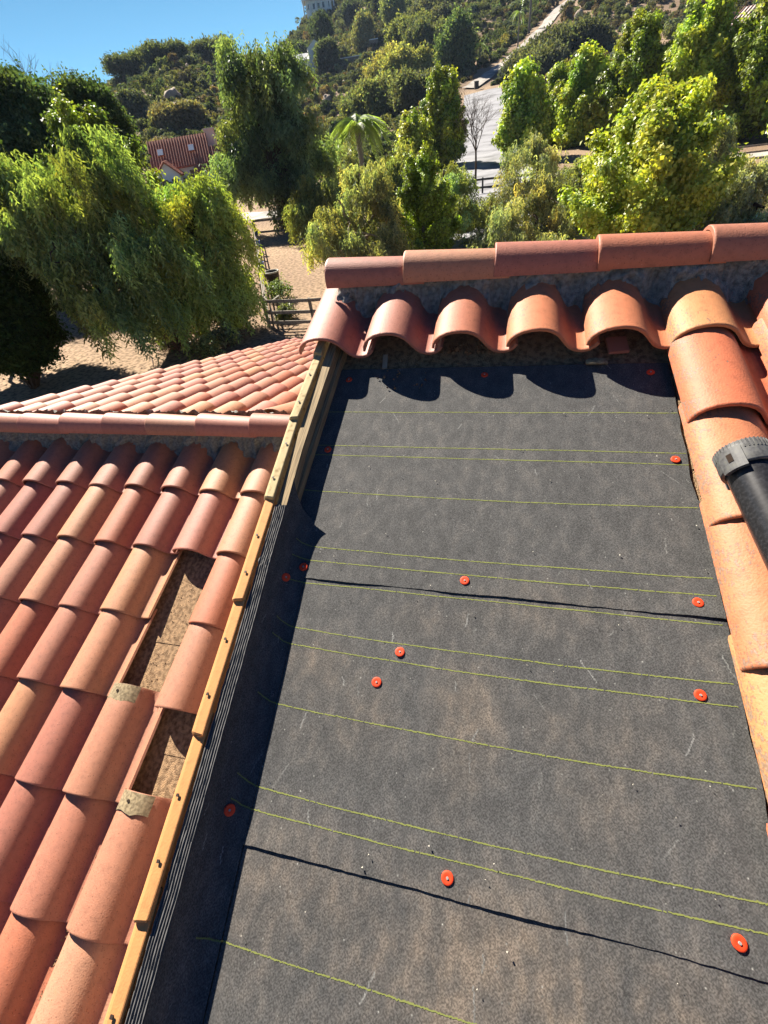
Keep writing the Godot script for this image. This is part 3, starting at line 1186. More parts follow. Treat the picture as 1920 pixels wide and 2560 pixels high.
	ridge_caps(roof, [-0.744, -0.409, -0.051, 0.319, 0.681, 1.04, 1.40], centre, rng, [3, 2, 9, 6, 1, 4, 3])
	wpart(roof, "ridge_mortar", mortar_mesh(-0.70, 1.9, -0.815, 0.275, 1.615, 1.745, 0.175, 5), M.mortar, main)
	# rubbish under the open barrels
	st = begin(-1)
	crumbs(st, rng, -0.6, 0.56, 1.375, 1.46, 0.0, 90, 0.004)
	crumbs(st, rng, -0.25, 0.0, 1.44, 1.5, 0.008, 50, 0.009)
	crumbs(st, rng, -0.48, -0.25, 1.26, 1.36, 0.008, 20, 0.006)
	var d := wpart(roof, "leaf_crumbs", done(st), M.scrap, main)
	d.set_meta("kind", "stuff")
	st = begin(-1)
	crumbs(st, rng, -0.5, 0.55, -0.4, 1.3, 0.0085, 90, 0.0022)
	d = wpart(roof, "pale_grit", done(st), M.pot_rim, main)
	d.set_meta("kind", "stuff")
	# strip of old decking showing along the right-hand edge of the felt
	st = begin(-1)
	for k in 3:
		box(st, Vector3(0.584, -0.003, -1.12 + 0.42 * k), Vector3(0.012, 0.002, 0.20))
	wpart(roof, "deck_edge", done(st), M.old_felt, main)
	# loose bits
	var shard := thing("tile_shard", "small curved shard of broken tile lying at the top edge of the black felt", "shard", main * Vector3(0.33, 0.010, -1.375))
	var sh := begin(0)
	var arc := []
	for i in 9:
		var a := lerpf(0.5, 2.6, i / 8.0)
		arc.append([Vector3(cos(a) * 0.042, 0.004 + sin(a) * 0.012, -0.012 * sin(a)), Vector3(cos(a) * 0.042, 0.002 + sin(a) * 0.010, 0.016 - 0.006 * cos(a * 2.0))])
	for i in 8:
		quad(sh, arc[i + 1][0], arc[i + 1][1], arc[i][1], arc[i][0])
		quad(sh, arc[i][0] - Vector3(0, 0.007, 0), arc[i][1] - Vector3(0, 0.007, 0), arc[i + 1][1] - Vector3(0, 0.007, 0), arc[i + 1][0] - Vector3(0, 0.007, 0))
		quad(sh, arc[i][1] - Vector3(0, 0.007, 0), arc[i][1], arc[i + 1][1], arc[i + 1][1] - Vector3(0, 0.007, 0))
	part(shard, "shard_piece", done(sh), M.bare_clay)
	var slip := thing("wood_shim", "short grey wooden shim poking out under a ridge-side barrel tile", "shim", main * Vector3(-0.46, 0.010, -1.41))
	st = begin(-1)
	box(st, Vector3.ZERO, Vector3(0.010, 0.004, 0.035), Basis(Vector3.UP, 0.1) * Basis(Vector3.RIGHT, TH + 0.15))
	part(slip, "shim_piece", done(st), M.rail)
	var bit := thing("tile_offcut", "square offcut of tile wedged inside an open barrel below the ridge", "shard", main * Vector3(0.40, 0.026, -1.44))
	st = begin(-1)
	box(st, Vector3(0, 0.006, 0), Vector3(0.034, 0.006, 0.035), Basis(Vector3.UP, 0.12) * Basis(Vector3.RIGHT, TH + 0.1))
	part(bit, "offcut_piece", done(st), tile_mats[7])


func plastic_cap() -> ArrayMesh:
	var st := begin(0)
	var ring := [[0.0, 0.0010], [0.0045, 0.0010], [0.0056, 0.0013], [0.009, 0.0014], [0.0122, 0.0011], [0.0129, 0.0004], [0.0129, -0.002]]
	for i in ring.size() - 1:
		for k in 20:
			var a := TAU * k / 20
			var b := TAU * (k + 1) / 20
			quad(st, Vector3(cos(a) * ring[i][0], ring[i][1], -sin(a) * ring[i][0]), Vector3(cos(a) * ring[i + 1][0], ring[i + 1][1], -sin(a) * ring[i + 1][0]), Vector3(cos(b) * ring[i + 1][0], ring[i + 1][1], -sin(b) * ring[i + 1][0]), Vector3(cos(b) * ring[i][0], ring[i][1], -sin(b) * ring[i][0]))
	return done(st)


# ------------------------------------------------------------------ black pipe lying on the right-hand tiles
func build_pipe() -> void:
	var main := Transform3D(Basis(Vector3.RIGHT, TH), Vector3.ZERO)
	var a := main * Vector3(0.602, 0.186, -0.80)
	var b := main * Vector3(0.80, 0.186, 0.55)
	var z := (a - b).normalized()
	var x := Vector3.UP.cross(-z).normalized() * -1.0
	x = z.cross(Vector3.UP).normalized() * -1.0
	var y := z.cross(x)
	var o := thing("black_pipe", "scuffed black plastic pipe with a grey coupling lying on the tiles", "pipe", b)
	o.basis = Basis(x, y, z)
	var length := (a - b).length()
	var st := begin(0)
	var prof := [[0.0, 0.047], [0.001, 0.0495], [0.004, 0.0505], [length * 0.5, 0.0505], [length, 0.0505]]
	lathe(st, prof, 40)
	lathe_in(st, [[0.0, 0.047], [length, 0.046]], 40)
	part(o, "tube", done(st), M.pipe)
	st = begin(0)
	var c0 := length - 0.028
	var prof2 := [[c0, 0.0515], [c0, 0.0585], [c0 + 0.004, 0.0595], [c0 + 0.02, 0.0595], [c0 + 0.045, 0.0590], [c0 + 0.062, 0.0575], [c0 + 0.063, 0.052]]
	lathe(st, prof2, 40)
	lathe_in(st, [[c0, 0.0515], [c0 + 0.063, 0.050]], 40)
	var cp := part(o, "coupling", done(st), M.coupling)
	# moulded grip ribs and the two raised locking lugs
	for k in 44:
		var an := TAU * k / 44.0
		if sin(an) < -0.5:
			continue
		st = begin(-1)
		box(st, Vector3(cos(an) * 0.0592, sin(an) * 0.0592, c0 + 0.050), Vector3(0.0014, 0.0012, 0.012), Basis(Vector3.BACK, an))
		part(cp, "rib", done(st), M.coupling)
	for an0 in [0.55, 2.5, 4.7]:
		st = begin(-1)
		for i in 8:
			var a0: float = an0 - 0.45 + 0.9 * i / 8.0
			var a1: float = an0 - 0.45 + 0.9 * (i + 1) / 8.0
			var v := []
			for q in [[a0, 0.054], [a1, 0.054], [a1, 0.0645], [a0, 0.0645]]:
				v.append(Vector3(cos(q[0]) * q[1], sin(q[0]) * q[1], 0))
			var za := Vector3(0, 0, c0 - 0.012)
			var zb := Vector3(0, 0, c0 + 0.046)
			quad(st, v[3] + za, v[2] + za, v[2] + zb, v[3] + zb)
			quad(st, v[0] + zb, v[3] + zb, v[2] + zb, v[1] + zb)
			quad(st, v[1] + za, v[2] + za, v[3] + za, v[0] + za)
			if i == 0:
				quad(st, v[0] + za, v[3] + za, v[3] + zb, v[0] + zb)
			if i == 7:
				quad(st, v[2] + za, v[1] + za, v[1] + zb, v[2] + zb)
		var lug := part(cp, "locking_lug", done(st), M.coupling)
		st = begin(-1)
		box(st, Vector3(cos(an0) * 0.0645, sin(an0) * 0.0645, c0 + 0.02), Vector3(0.0012, 0.006, 0.011), Basis(Vector3.BACK, an0))
		part(lug, "slot", done(st), M.soil)


func lathe(st: SurfaceTool, prof: Array, sides: int) -> void:
	st.set_smooth_group(0)
	for i in prof.size() - 1:
		for k in sides:
			var a := TAU * k / sides
			var b := TAU * (k + 1) / sides
			quad(st, Vector3(cos(a) * prof[i][1], sin(a) * prof[i][1], prof[i][0]), Vector3(cos(b) * prof[i][1], sin(b) * prof[i][1], prof[i][0]), Vector3(cos(b) * prof[i + 1][1], sin(b) * prof[i + 1][1], prof[i + 1][0]), Vector3(cos(a) * prof[i + 1][1], sin(a) * prof[i + 1][1], prof[i + 1][0]))


func lathe_in(st: SurfaceTool, prof: Array, sides: int) -> void:
	st.set_smooth_group(2)
	for i in prof.size() - 1:
		for k in sides:
			var b := TAU * k / sides
			var a := TAU * (k + 1) / sides
			quad(st, Vector3(cos(a) * prof[i][1], sin(a) * prof[i][1], prof[i][0]), Vector3(cos(b) * prof[i][1], sin(b) * prof[i][1], prof[i][0]), Vector3(cos(b) * prof[i + 1][1], sin(b) * prof[i + 1][1], prof[i + 1][0]), Vector3(cos(a) * prof[i + 1][1], sin(a) * prof[i + 1][1], prof[i + 1][0]))


# ------------------------------------------------------------------ yard: fences, pot, buckets
func fence(called: String, label: String, pts: Array, gap: float, rails: Array, post: Vector3, rail: Vector2, mat: Material) -> Node3D:
	var a: Vector3 = grounded(pts[0])
	var o := thing(called, label, "fence", a)
	var tall: float = post.y
	for i in pts.size() - 1:
		var p: Vector3 = grounded(pts[i])
		var q: Vector3 = grounded(pts[i + 1])
		var d := q - p
		var n := maxi(1, int(round(Vector2(d.x, d.z).length() / gap)))
		var prev := p
		for k in n + 1:
			var c := grounded(p.lerp(q, float(k) / n))
			var turn := Basis(Vector3.UP, atan2(-d.z, d.x))
			if k < n or i == pts.size() - 2:
				var st := begin(-1)
				box(st, Vector3(0, tall * 0.5 - 0.1, 0), Vector3(post.x, tall * 0.5 + 0.1, post.z))
				box(st, Vector3(0, tall + 0.015, 0), Vector3(post.x * 0.7, 0.016, post.z * 0.7))
				part(o, "post", done(st), mat, Transform3D(turn, c - a))
			if k > 0:
				for h in rails:
					var u := prev + Vector3(0, h, 0) - a
					var v := c + Vector3(0, h, 0) - a
					var x := (v - u).normalized()
					var z := x.cross(Vector3.UP).normalized()
					var b := Basis(x, z.cross(x), z)
					var off := z * (post.z + rail.y * 0.5 - 0.012)
					var m := box_mesh(Vector3((v - u).length() * 0.5 + 0.03, rail.x * 0.5, rail.y * 0.5))
					part(o, "rail", m, mat, Transform3D(b, (u + v) * 0.5 + off))
			prev = c
	return o


func build_yard() -> void:
	var corner := on_ground(676, 822)
	var gate_end := on_ground(905, 812)
	var far_corner := on_ground(640, 592)
	var far_end := on_ground(905, 560)
	fence("rail_fence", "near end of the paddock, weathered three-rail fence below the pot", [corner, gate_end], 2.2, [0.25, 0.68, 1.15], Vector3(0.055, 1.2, 0.055), Vector2(0.13, 0.04), M.rail)
	fence("rail_fence", "long side of the paddock, weathered rail fence hung with blue buckets", [corner + (far_corner - corner) * 0.01, far_corner], 2.6, [0.25, 0.68, 1.15], Vector3(0.055, 1.2, 0.055), Vector2(0.13, 0.04), M.rail)
	fence("rail_fence", "far end of the paddock, pale rail fence in front of the tall weeping tree trunk", [far_corner + (far_end - far_corner) * 0.01, far_end], 3.2, [0.3, 1.15], Vector3(0.07, 1.2, 0.07), Vector2(0.15, 0.05), M.rail)
	fence("rail_fence", "dark two-rail fence beside the lane in front of the asphalt road", [on_ground(1120, 497), on_ground(1206, 487), on_ground(1330, 476), on_ground(1440, 466)], 3.6, [0.55, 1.15], Vector3(0.07, 1.25, 0.07), Vector2(0.16, 0.05), M.rail_dark)
	fence("rail_fence", "pale rail fence along the lane under the dark leafy trees", [on_ground(1700, 432), on_ground(1800, 420), on_ground(1960, 402)], 3.6, [0.4, 0.8, 1.2], Vector3(0.06, 1.3, 0.06), Vector2(0.12, 0.05), M.rail)
	# pale tubes of the gate bracket at the near corner
	var gate := thing("gate_brace", "cream tubular brace standing just inside the paddock fence corner", "gate", corner + Vector3(0.18, 0, -0.25))
	for h in [0.1, 1.0]:
		var st := begin(0)
		tube(st, [Vector3(0, h, 0), Vector3(0.05, h, -1.0)], [0.025, 0.025], 8)
		part(gate, "tube", done(st), M.pale_tube)
	for z in [0.0, -1.0]:
		var st := begin(0)
		tube(st, [Vector3(-0.05 * z, 0.0, z), Vector3(-0.05 * z, 1.03, z)], [0.025, 0.025], 8)
		part(gate, "tube", done(st), M.pale_tube)
	# planter
	var at := on_ground(688, 716)
	var pot := thing("planter_pot", "large dark ribbed planter pot with a pale rim on the yard dirt", "pot", at)
	var st := begin(0)
	revolve(st, [[0.0, 0.0], [0.29, 0.0], [0.30, 0.02], [0.335, 0.20], [0.345, 0.21], [0.365, 0.42], [0.375, 0.43], [0.40, 0.66], [0.40, 0.70], [0.36, 0.70], [0.33, 0.45]], 28)
	part(pot, "body", done(st), M.pot)
	st = begin(0)
	revolve(st, [[0.36, 0.701], [0.41, 0.701], [0.43, 0.72], [0.43, 0.76], [0.41, 0.78], [0.375, 0.78], [0.36, 0.76], [0.36, 0.701]], 28)
	part(pot, "rim", done(st), M.pot_rim)
	st = begin(0)
	revolve(st, [[0.0, 0.47], [0.34, 0.46]], 28)
	part(pot, "soil", done(st), M.soil)
	for k in 3:
		var f: float = [0.87, 0.66, 0.36][k]
		var p := grounded(corner.lerp(far_corner, f)) + Vector3(0.22, 0.62, 0.0)
		var b := thing("blue_bucket", ["blue plastic bucket hung near the far corner of the paddock fence", "middle blue plastic bucket of three hung on the paddock fence", "blue plastic bucket hung on the paddock fence next to the planter pot"][k], "bucket", p, "blue buckets on the paddock fence")
		st = begin(0)
		revolve(st, [[0.0, 0.0], [0.12, 0.0], [0.155, 0.30], [0.165, 0.30], [0.165, 0.32], [0.145, 0.32], [0.11, 0.02], [0.0, 0.02]], 20)
		part(b, "body", done(st), M.blue)
		st = begin(0)
		var arc := []
		var rr := []
		for i in 9:
			var a := PI * i / 8.0
			arc.append(Vector3(0, 0.30 + 0.16 * sin(a), cos(a) * 0.16))
			rr.append(0.006)
		tube(st, arc, rr, 5)
		part(b, "handle", done(st), M.steel)
	# low plants by the wing and along the fence
	var rng := RandomNumberGenerator.new()
	rng.seed = 9
	var sprig := broad_sprig(3)
	var low := [
		[700, 752, 0.9, 0.75, Color(0.17, 0.24, 0.08), "leafy_shrub", "light green leafy shrub growing against the paddock fence near the pot"],
		[718, 800, 0.5, 0.4, Color(0.16, 0.19, 0.06), "leafy_shrub", "small straggling plant just inside the near paddock rails"],
		[440, 868, 0.9, 0.9, Color(0.20, 0.27, 0.14), "border_plant", "spiky grey-green border plant at the edge of the dirt mound"],
		[408, 850, 1.0, 0.9, Color(0.16, 0.24, 0.09), "border_plant", "green bushy border plant on top of the dirt mound"],
		[470, 880, 0.8, 0.8, Color(0.26, 0.15, 0.16), "border_plant", "purple-brown flowering border plant in the shade beside the mound"],
		[525, 895, 0.8, 0.7, Color(0.30, 0.32, 0.11), "border_plant", "yellow-green border plant close under the tiled wing eave"],
		[570, 868, 0.7, 0.7, Color(0.26, 0.30, 0.20), "border_plant", "pale grey-green border plant near the wing, under the pepper tree"],
	]
	for q in low:
		var p := on_ground(q[0], q[1])
		var o := thing(q[5], q[6], "plant", p)
		var xs := []
		var cs := []
		for k in 150:
			var d := Vector3(rng.randfn(0, 0.4), rng.randf(), rng.randfn(0, 0.4))
			var pos := Vector3(d.x * q[2], d.y * q[3] * (1.1 - 0.4 * absf(d.x)), d.z * q[2])
			xs.append(Transform3D(Basis(Vector3.UP, rng.randf() * TAU) * Basis(Vector3.RIGHT, rng.randfn(0, 0.6)) * 0.8, pos))
			cs.append(tinted(q[4], rng, 0.25))
		copies(o, "foliage", sprig, M.leaf, xs, cs).set_meta("kind", "stuff")
		st = begin(0)
		for k in 6:
			tube(st, [Vector3(0, -0.05, 0), Vector3(rng.randfn(0, 0.2), 0.4 * q[3], rng.randfn(0, 0.2)), Vector3(rng.randfn(0, 0.35), 0.9 * q[3], rng.randfn(0, 0.35))], [0.02, 0.014, 0.005], 5)
		part(o, "stem", done(st), M.bark)
	var stick := thing("fallen_stick", "thin dark stick lying on the sunlit dirt mound", "stick", on_ground(383, 903))
	st = begin(0)
	tube(st, [Vector3(-0.45, 0.02, -0.5), Vector3(0, 0.05, 0.02), Vector3(0.4, 0.02, 0.55)], [0.014, 0.018, 0.01], 6)
	part(stick, "branch", done(st), M.bark)


func revolve(st: SurfaceTool, prof: Array, sides: int) -> void:
	for i in prof.size() - 1:
		for k in sides:
			var a := TAU * k / sides
			var b := TAU * (k + 1) / sides
			quad(st, Vector3(cos(b) * prof[i][0], prof[i][1], sin(b) * prof[i][0]), Vector3(cos(a) * prof[i][0], prof[i][1], sin(a) * prof[i][0]), Vector3(cos(a) * prof[i + 1][0], prof[i + 1][1], sin(a) * prof[i + 1][0]), Vector3(cos(b) * prof[i + 1][0], prof[i + 1][1], sin(b) * prof[i + 1][0]))


func tinted(c: Color, rng: RandomNumberGenerator, amount: float) -> Color:
	var l := 1.0 + rng.randfn(0.0, amount)
	l = clampf(l, 0.4, 1.9)
	var w := rng.randfn(0.0, amount * 0.35)
	return Color(c.r * l * (1.0 + w), c.g * l, c.b * l * (1.0 - w))


# ------------------------------------------------------------------ houses on the slopes
func gable_roof(w: float, d: float, rise: float, over: float, thick := 0.18) -> ArrayMesh:      # ridge along x
	var st := begin(-1)
	var hw := w * 0.5 + over
	var hd := d * 0.5 + over
	var drop := rise * over / (d * 0.5)
	for sg in [1.0, -1.0]:
		var a := Vector3(-hw * sg, -drop, hd * sg)
		var b := Vector3(hw * sg, -drop, hd * sg)
		var c := Vector3(hw * sg, rise, 0)
		var e := Vector3(-hw * sg, rise, 0)
		var dn := Vector3(0, -thick, 0)
		quad(st, a, b, c, e)
		quad(st, b + dn, a + dn, e + dn, c + dn)
		quad(st, a + dn, b + dn, b, a)
		quad(st, b + dn, c + dn, c, b)
		quad(st, e + dn, a + dn, a, e)
	return done(st)


func gable_wall(w: float, d: float, h: float, rise: float) -> ArrayMesh:
	return prism(-w * 0.5, w * 0.5, [Vector2(d * 0.5, -2.5), Vector2(d * 0.5, h), Vector2(0, h + rise - 0.06), Vector2(-d * 0.5, h), Vector2(-d * 0.5, -2.5)])


# rows of roof tiles as raised rolls running down a gable slope
func rolls(parent: Node3D, w: float, d: float, rise: float, over: float, step: float, mat: Material, xf: Transform3D, r := 0.07) -> void:
	var hd := d * 0.5 + over
	var drop := rise * over / (d * 0.5)
	var st := begin(0)
	tube(st, [Vector3(0, -drop + 0.02, hd), Vector3(0, rise + 0.02, 0)], [r, r], 5)
	tube(st, [Vector3(0, -drop + 0.02, -hd), Vector3(0, rise + 0.02, 0)], [r, r], 5)
	var m := done(st)
	var x := -w * 0.5 - over
	while x <= w * 0.5 + over:
		part(parent, "tile_roll", m, mat, xf * Transform3D(Basis.IDENTITY, Vector3(x, 0, 0)))
		x += step


func pane(parent: Node3D, at: Transform3D, w: float, h: float, frame: Material) -> void:
	var st := begin(-1)
	for s in [-1, 1]:
		box(st, Vector3(s * (w * 0.5 - 0.05), 0, 0.03), Vector3(0.06, h * 0.5, 0.06))
		box(st, Vector3(0, s * (h * 0.5 - 0.05), 0.03), Vector3(w * 0.5 - 0.11, 0.06, 0.06))
	var f := part(parent, "window", done(st), frame, at)
	part(f, "glass", box_mesh(Vector3(w * 0.5 - 0.11, h * 0.5 - 0.11, 0.03)), M.glass, Transform3D(Basis.IDENTITY, Vector3(0, 0, 0.015)))


func build_far_buildings() -> void:
	# house with a red tiled roof among the trees, left
	var c := far_at(458, 395, 100.0)
	var base := grounded(c)
	var turn := atan2(c.x - cam_pos.x, c.z - cam_pos.z) + PI - 0.12
	var h := thing("tiled_house", "white house with red tiled roof, chimney and skylights behind the pepper trees", "house", base)
	h.basis = Basis(Vector3.UP, turn)
	var eave := far_at(458, 408, 100.0).y - base.y
	part(h, "wall", gable_wall(8.4, 8.0, eave, 3.2), M.far_white)
	var rf := part(h, "roof", gable_roof(8.4, 8.0, 3.2, 0.5), M.far_roof, Transform3D(Basis.IDENTITY, Vector3(0, eave + 0.1, 0)))
	rolls(rf, 8.4, 8.0, 3.2, 0.5, 0.42, M.far_ridge, Transform3D.IDENTITY)
	part(h, "wall", gable_wall(9.0, 6.0, eave - 0.9, 2.4), M.far_white, Transform3D(Basis.IDENTITY, Vector3(6.8, 0, 2.0)))
	rf = part(h, "roof", gable_roof(9.0, 6.0, 2.4, 0.5), M.far_roof, Transform3D(Basis.IDENTITY, Vector3(6.8, eave - 0.8, 2.0)))
	rolls(rf, 9.0, 6.0, 2.4, 0.5, 0.42, M.far_ridge, Transform3D.IDENTITY)
	part(h, "wall", gable_wall(5.0, 3.4, eave - 0.9, 1.5), M.far_white, Transform3D(Basis(Vector3.UP, PI / 2), Vector3(-2.2, 0, 4.6)))
	rf = part(h, "roof", gable_roof(5.0, 3.4, 1.5, 0.4), M.far_roof, Transform3D(Basis(Vector3.UP, PI / 2), Vector3(-2.2, eave - 0.8, 4.6)))
	rolls(rf, 5.0, 3.4, 1.5, 0.4, 0.42, M.far_ridge, Transform3D.IDENTITY)
	part(h, "chimney", box_mesh(Vector3(0.75, 1.7, 0.6)), M.far_pink, Transform3D(Basis.IDENTITY, Vector3(5.3, eave + 1.9, -0.6)))
	part(h, "chimney_cap", box_mesh(Vector3(0.9, 0.12, 0.75)), M.far_pink, Transform3D(Basis.IDENTITY, Vector3(5.3, eave + 3.7, -0.6)))
	for x in [-2.9, 2.0]:
		var sk := part(h, "skylight", box_mesh(Vector3(0.5, 0.08, 0.65)), M.far_ridge, Transform3D(Basis(Vector3.RIGHT, 0.67), Vector3(x, eave + 1.75, 2.35)))
		part(sk, "glass", box_mesh(Vector3(0.42, 0.03, 0.56)), M.skylight, Transform3D(Basis.IDENTITY, Vector3(0, 0.07, 0)))
	for x in [-3.0, -1.4]:
		pane(h, Transform3D(Basis.IDENTITY, Vector3(x, eave - 2.2, 7.12)), 1.2, 1.6, M.white)
	pane(h, Transform3D(Basis.IDENTITY, Vector3(1.5, eave - 1.4, 4.02)), 1.6, 1.3, M.white)

	# big white hilltop house
	c = far_at(800, 38, 425.0)
	base = grounded(c)
	base.y = maxf(base.y, far_at(800, 44, 425.0).y - 2.0)
	turn = atan2(c.x - cam_pos.x, c.z - cam_pos.z) + PI
	h = thing("hilltop_house", "large white columned house standing on the crest of the hill", "house", base)
	h.basis = Basis(Vector3.UP, turn)
	part(h, "wall", box_mesh(Vector3(8.0, 6.5, 6.0)), M.far_white, Transform3D(Basis.IDENTITY, Vector3(0, 4.0, 0)))
	part(h, "tower", box_mesh(Vector3(3.4, 2.2, 3.4)), M.far_white, Transform3D(Basis.IDENTITY, Vector3(-1.0, 12.6, 0)))
	part(h, "terrace", box_mesh(Vector3(10.2, 0.35, 8.0)), M.far_white, Transform3D(Basis.IDENTITY, Vector3(0, 5.2, 0)))
	part(h, "roof", box_mesh(Vector3(9.0, 0.4, 7.0)), M.far_white, Transform3D(Basis.IDENTITY, Vector3(0, 10.8, 0)))
	part(h, "tower_roof", box_mesh(Vector3(4.1, 0.3, 4.1)), M.far_white, Transform3D(Basis.IDENTITY, Vector3(-1.0, 15.0, 0)))
	for x in [-9.5, -5.7, -1.9, 1.9, 5.7, 9.5]:
		for f in 2:
			var st := begin(0)
			tube(st, [Vector3(x * (1.0 if f == 0 else 0.88), -2.0 + f * 7.4, 7.0), Vector3(x * (1.0 if f == 0 else 0.88), 5.0 + f * 5.5, 7.0)], [0.4, 0.35], 8)
			part(h, "column", done(st), M.far_white)
	for x in [-6.0, -3.0, 0.0, 3.0, 6.0]:
		for y in [2.2, 7.8]:
			pane(h, Transform3D(Basis.IDENTITY, Vector3(x, y, 6.02)), 1.7, 2.6, M.far_white)
	for x in [-2.6, 0.6]:
		pane(h, Transform3D(Basis.IDENTITY, Vector3(x, 12.7, 3.42)), 1.3, 2.2, M.far_white)

	# white gabled house part-way up the slope
	c = far_at(782, 168, 300.0)
	base = grounded(c)
	turn = atan2(c.x - cam_pos.x, c.z - cam_pos.z) + PI
	h = thing("slope_house", "narrow white gabled house between dark trees on the slope", "house", base)
	h.basis = Basis(Vector3.UP, turn)
	var tall := far_at(782, 122, 300.0).y - base.y
	part(h, "wall", gable_wall(9.0, 7.0, tall, 2.4), M.far_white, Transform3D(Basis(Vector3.UP, PI / 2), Vector3(2.5, 0, 0)))
	part(h, "roof", gable_roof(9.0, 7.0, 2.4, 0.4), M.far_white, Transform3D(Basis(Vector3.UP, PI / 2), Vector3(2.5, tall + 0.1, 0)))
	part(h, "wall", gable_wall(12.0, 6.0, tall - 3.0, 2.0), M.far_white, Transform3D(Basis.IDENTITY, Vector3(-6.0, 0, -1.0)))
	part(h, "roof", gable_roof(12.0, 6.0, 2.0, 0.4), M.far_white, Transform3D(Basis.IDENTITY, Vector3(-6.0, tall - 2.9, -1.0)))
	for y in [0.28, 0.52, 0.8]:
		pane(h, Transform3D(Basis.IDENTITY, Vector3(2.5, tall * y, 4.52)), 2.2, 1.8, M.far_white)
	var dr := ribbon([far_ground(798, 182, 282.0), far_ground(790, 200, 262.0)], 7.0, 0.4)
	structure("house_apron", dr, M.concrete, "pale concrete apron below the narrow white house", "driveway")

	# corner of a ribbed pale roof between the trees, upper right
	c = far_at(1900, 105, 105.0)
	base = grounded(c)
	turn = atan2(c.x - cam_pos.x, c.z - cam_pos.z) + PI
	h = thing("barn", "building with pale ribbed roof showing between tall trees", "building", base)
	h.basis = Basis(Vector3.UP, turn - 0.5)
	tall = far_at(1860, 108, 105.0).y - base.y
	part(h, "wall", gable_wall(16.0, 12.0, tall, 3.6), M.far_pink, Transform3D(Basis.IDENTITY, Vector3(5, 0, 0)))
	rf = part(h, "roof", gable_roof(16.0, 12.0, 3.6, 0.5, 0.35), M.barn_roof, Transform3D(Basis.IDENTITY, Vector3(5, tall + 0.1, 0)))
	rolls(rf, 16.0, 12.0, 3.6, 0.5, 0.55, M.barn_groove, Transform3D.IDENTITY, 0.1)
	# retaining walls and a mast on the hillside
	for q in [[880, 130, 300.0, 9.0], [955, 118, 310.0, 6.0]]:
		var p := far_ground(q[0], q[1], q[2])
		h = thing("retaining_wall", ["low grey retaining wall on the hillside right of the white gabled house", "short pale terrace wall with railing posts on the hillside"][0 if q[0] < 900 else 1], "wall", p)
		h.basis = Basis(Vector3.UP, 0.2)
		part(h, "wall_face", box_mesh(Vector3(q[3], 1.6, 0.4)), M.rock, Transform3D(Basis.IDENTITY, Vector3(0, 0.6, 0)))
		for k in 5:
			part(h, "coping", box_mesh(Vector3(q[3] / 5.0 - 0.05, 0.15, 0.5)), M.far_white, Transform3D(Basis.IDENTITY, Vector3((k - 2) * q[3] * 0.4, 2.35, 0)))
	var mast := far_ground(1149, 75, 240.0)
	h = thing("utility_pole", "tall thin grey pole standing in the hillside scrub", "pole", mast)
	var pst := begin(0)
	tube(pst, [Vector3(0, -1, 0), Vector3(0, 10.5, 0)], [0.22, 0.15], 7)
	part(h, "mast", done(pst), M.bark_grey)
	part(h, "crossarm", box_mesh(Vector3(1.1, 0.1, 0.1)), M.bark_grey, Transform3D(Basis.IDENTITY, Vector3(0, 9.6, 0.28)))
	# dark bin at the top of the road
	h = thing("wheeled_bin", "dark wheeled bin at the kerb where road meets the hill driveway", "bin", on_ground(1191, 226))
	h.basis = Basis(Vector3.UP, 0.3)
	part(h, "body", box_mesh(Vector3(0.5, 0.75, 0.55)), M.pot, Transform3D(Basis.IDENTITY, Vector3(0, 0.95, 0)))
	part(h, "lid", box_mesh(Vector3(0.55, 0.09, 0.62)), M.rail_dark, Transform3D(Basis(Vector3.RIGHT, 0.1), Vector3(0, 1.80, 0)))


func far_ground(px: float, py: float, dist: float) -> Vector3:
	return grounded(far_at(px, py, dist))


# ------------------------------------------------------------------ leaves
# a hanging pepper-tree strand, stem from the origin downwards, narrow leaflets on both sides
func pepper_sprig(sd: int) -> ArrayMesh:
	var rng := RandomNumberGenerator.new()
	rng.seed = sd
	var st := begin(-1)
	var n := 6
	for i in n:
		var y := -0.62 * (i + 0.4) / n
		for sg in [-1.0, 1.0]:
			var yaw := rng.randf_range(-1.1, 1.1)
			var out := Vector3(cos(yaw) * sg, rng.randf_range(-1.6, -0.5), sin(yaw)).normalized()
			var l := rng.randf_range(0.12, 0.20)
			var w := rng.randf_range(0.020, 0.032)
			var side := out.cross(Vector3(rng.randfn(0, 0.6), 0.3, 1.0)).normalized()
			var a := Vector3(rng.randfn(0, 0.02), y, rng.randfn(0, 0.02))
			var mid := a + out * l * 0.45
			leaf_tone(st, rng)
			tri(st, a, mid + side * w, a + out * l + Vector3(0, -0.015, 0))
			tri(st, a, a + out * l + Vector3(0, -0.015, 0), mid - side * w)
	return done(st)


# leaves of one plant differ at random in brightness and warmth
func leaf_tone(st: SurfaceTool, rng: RandomNumberGenerator) -> void:
	var l := clampf(rng.randfn(1.0, 0.38), 0.35, 2.0)
	var w := rng.randfn(0.0, 0.12)
	st.set_color(Color(l * (1.0 + w), l, l * (1.0 - w)))


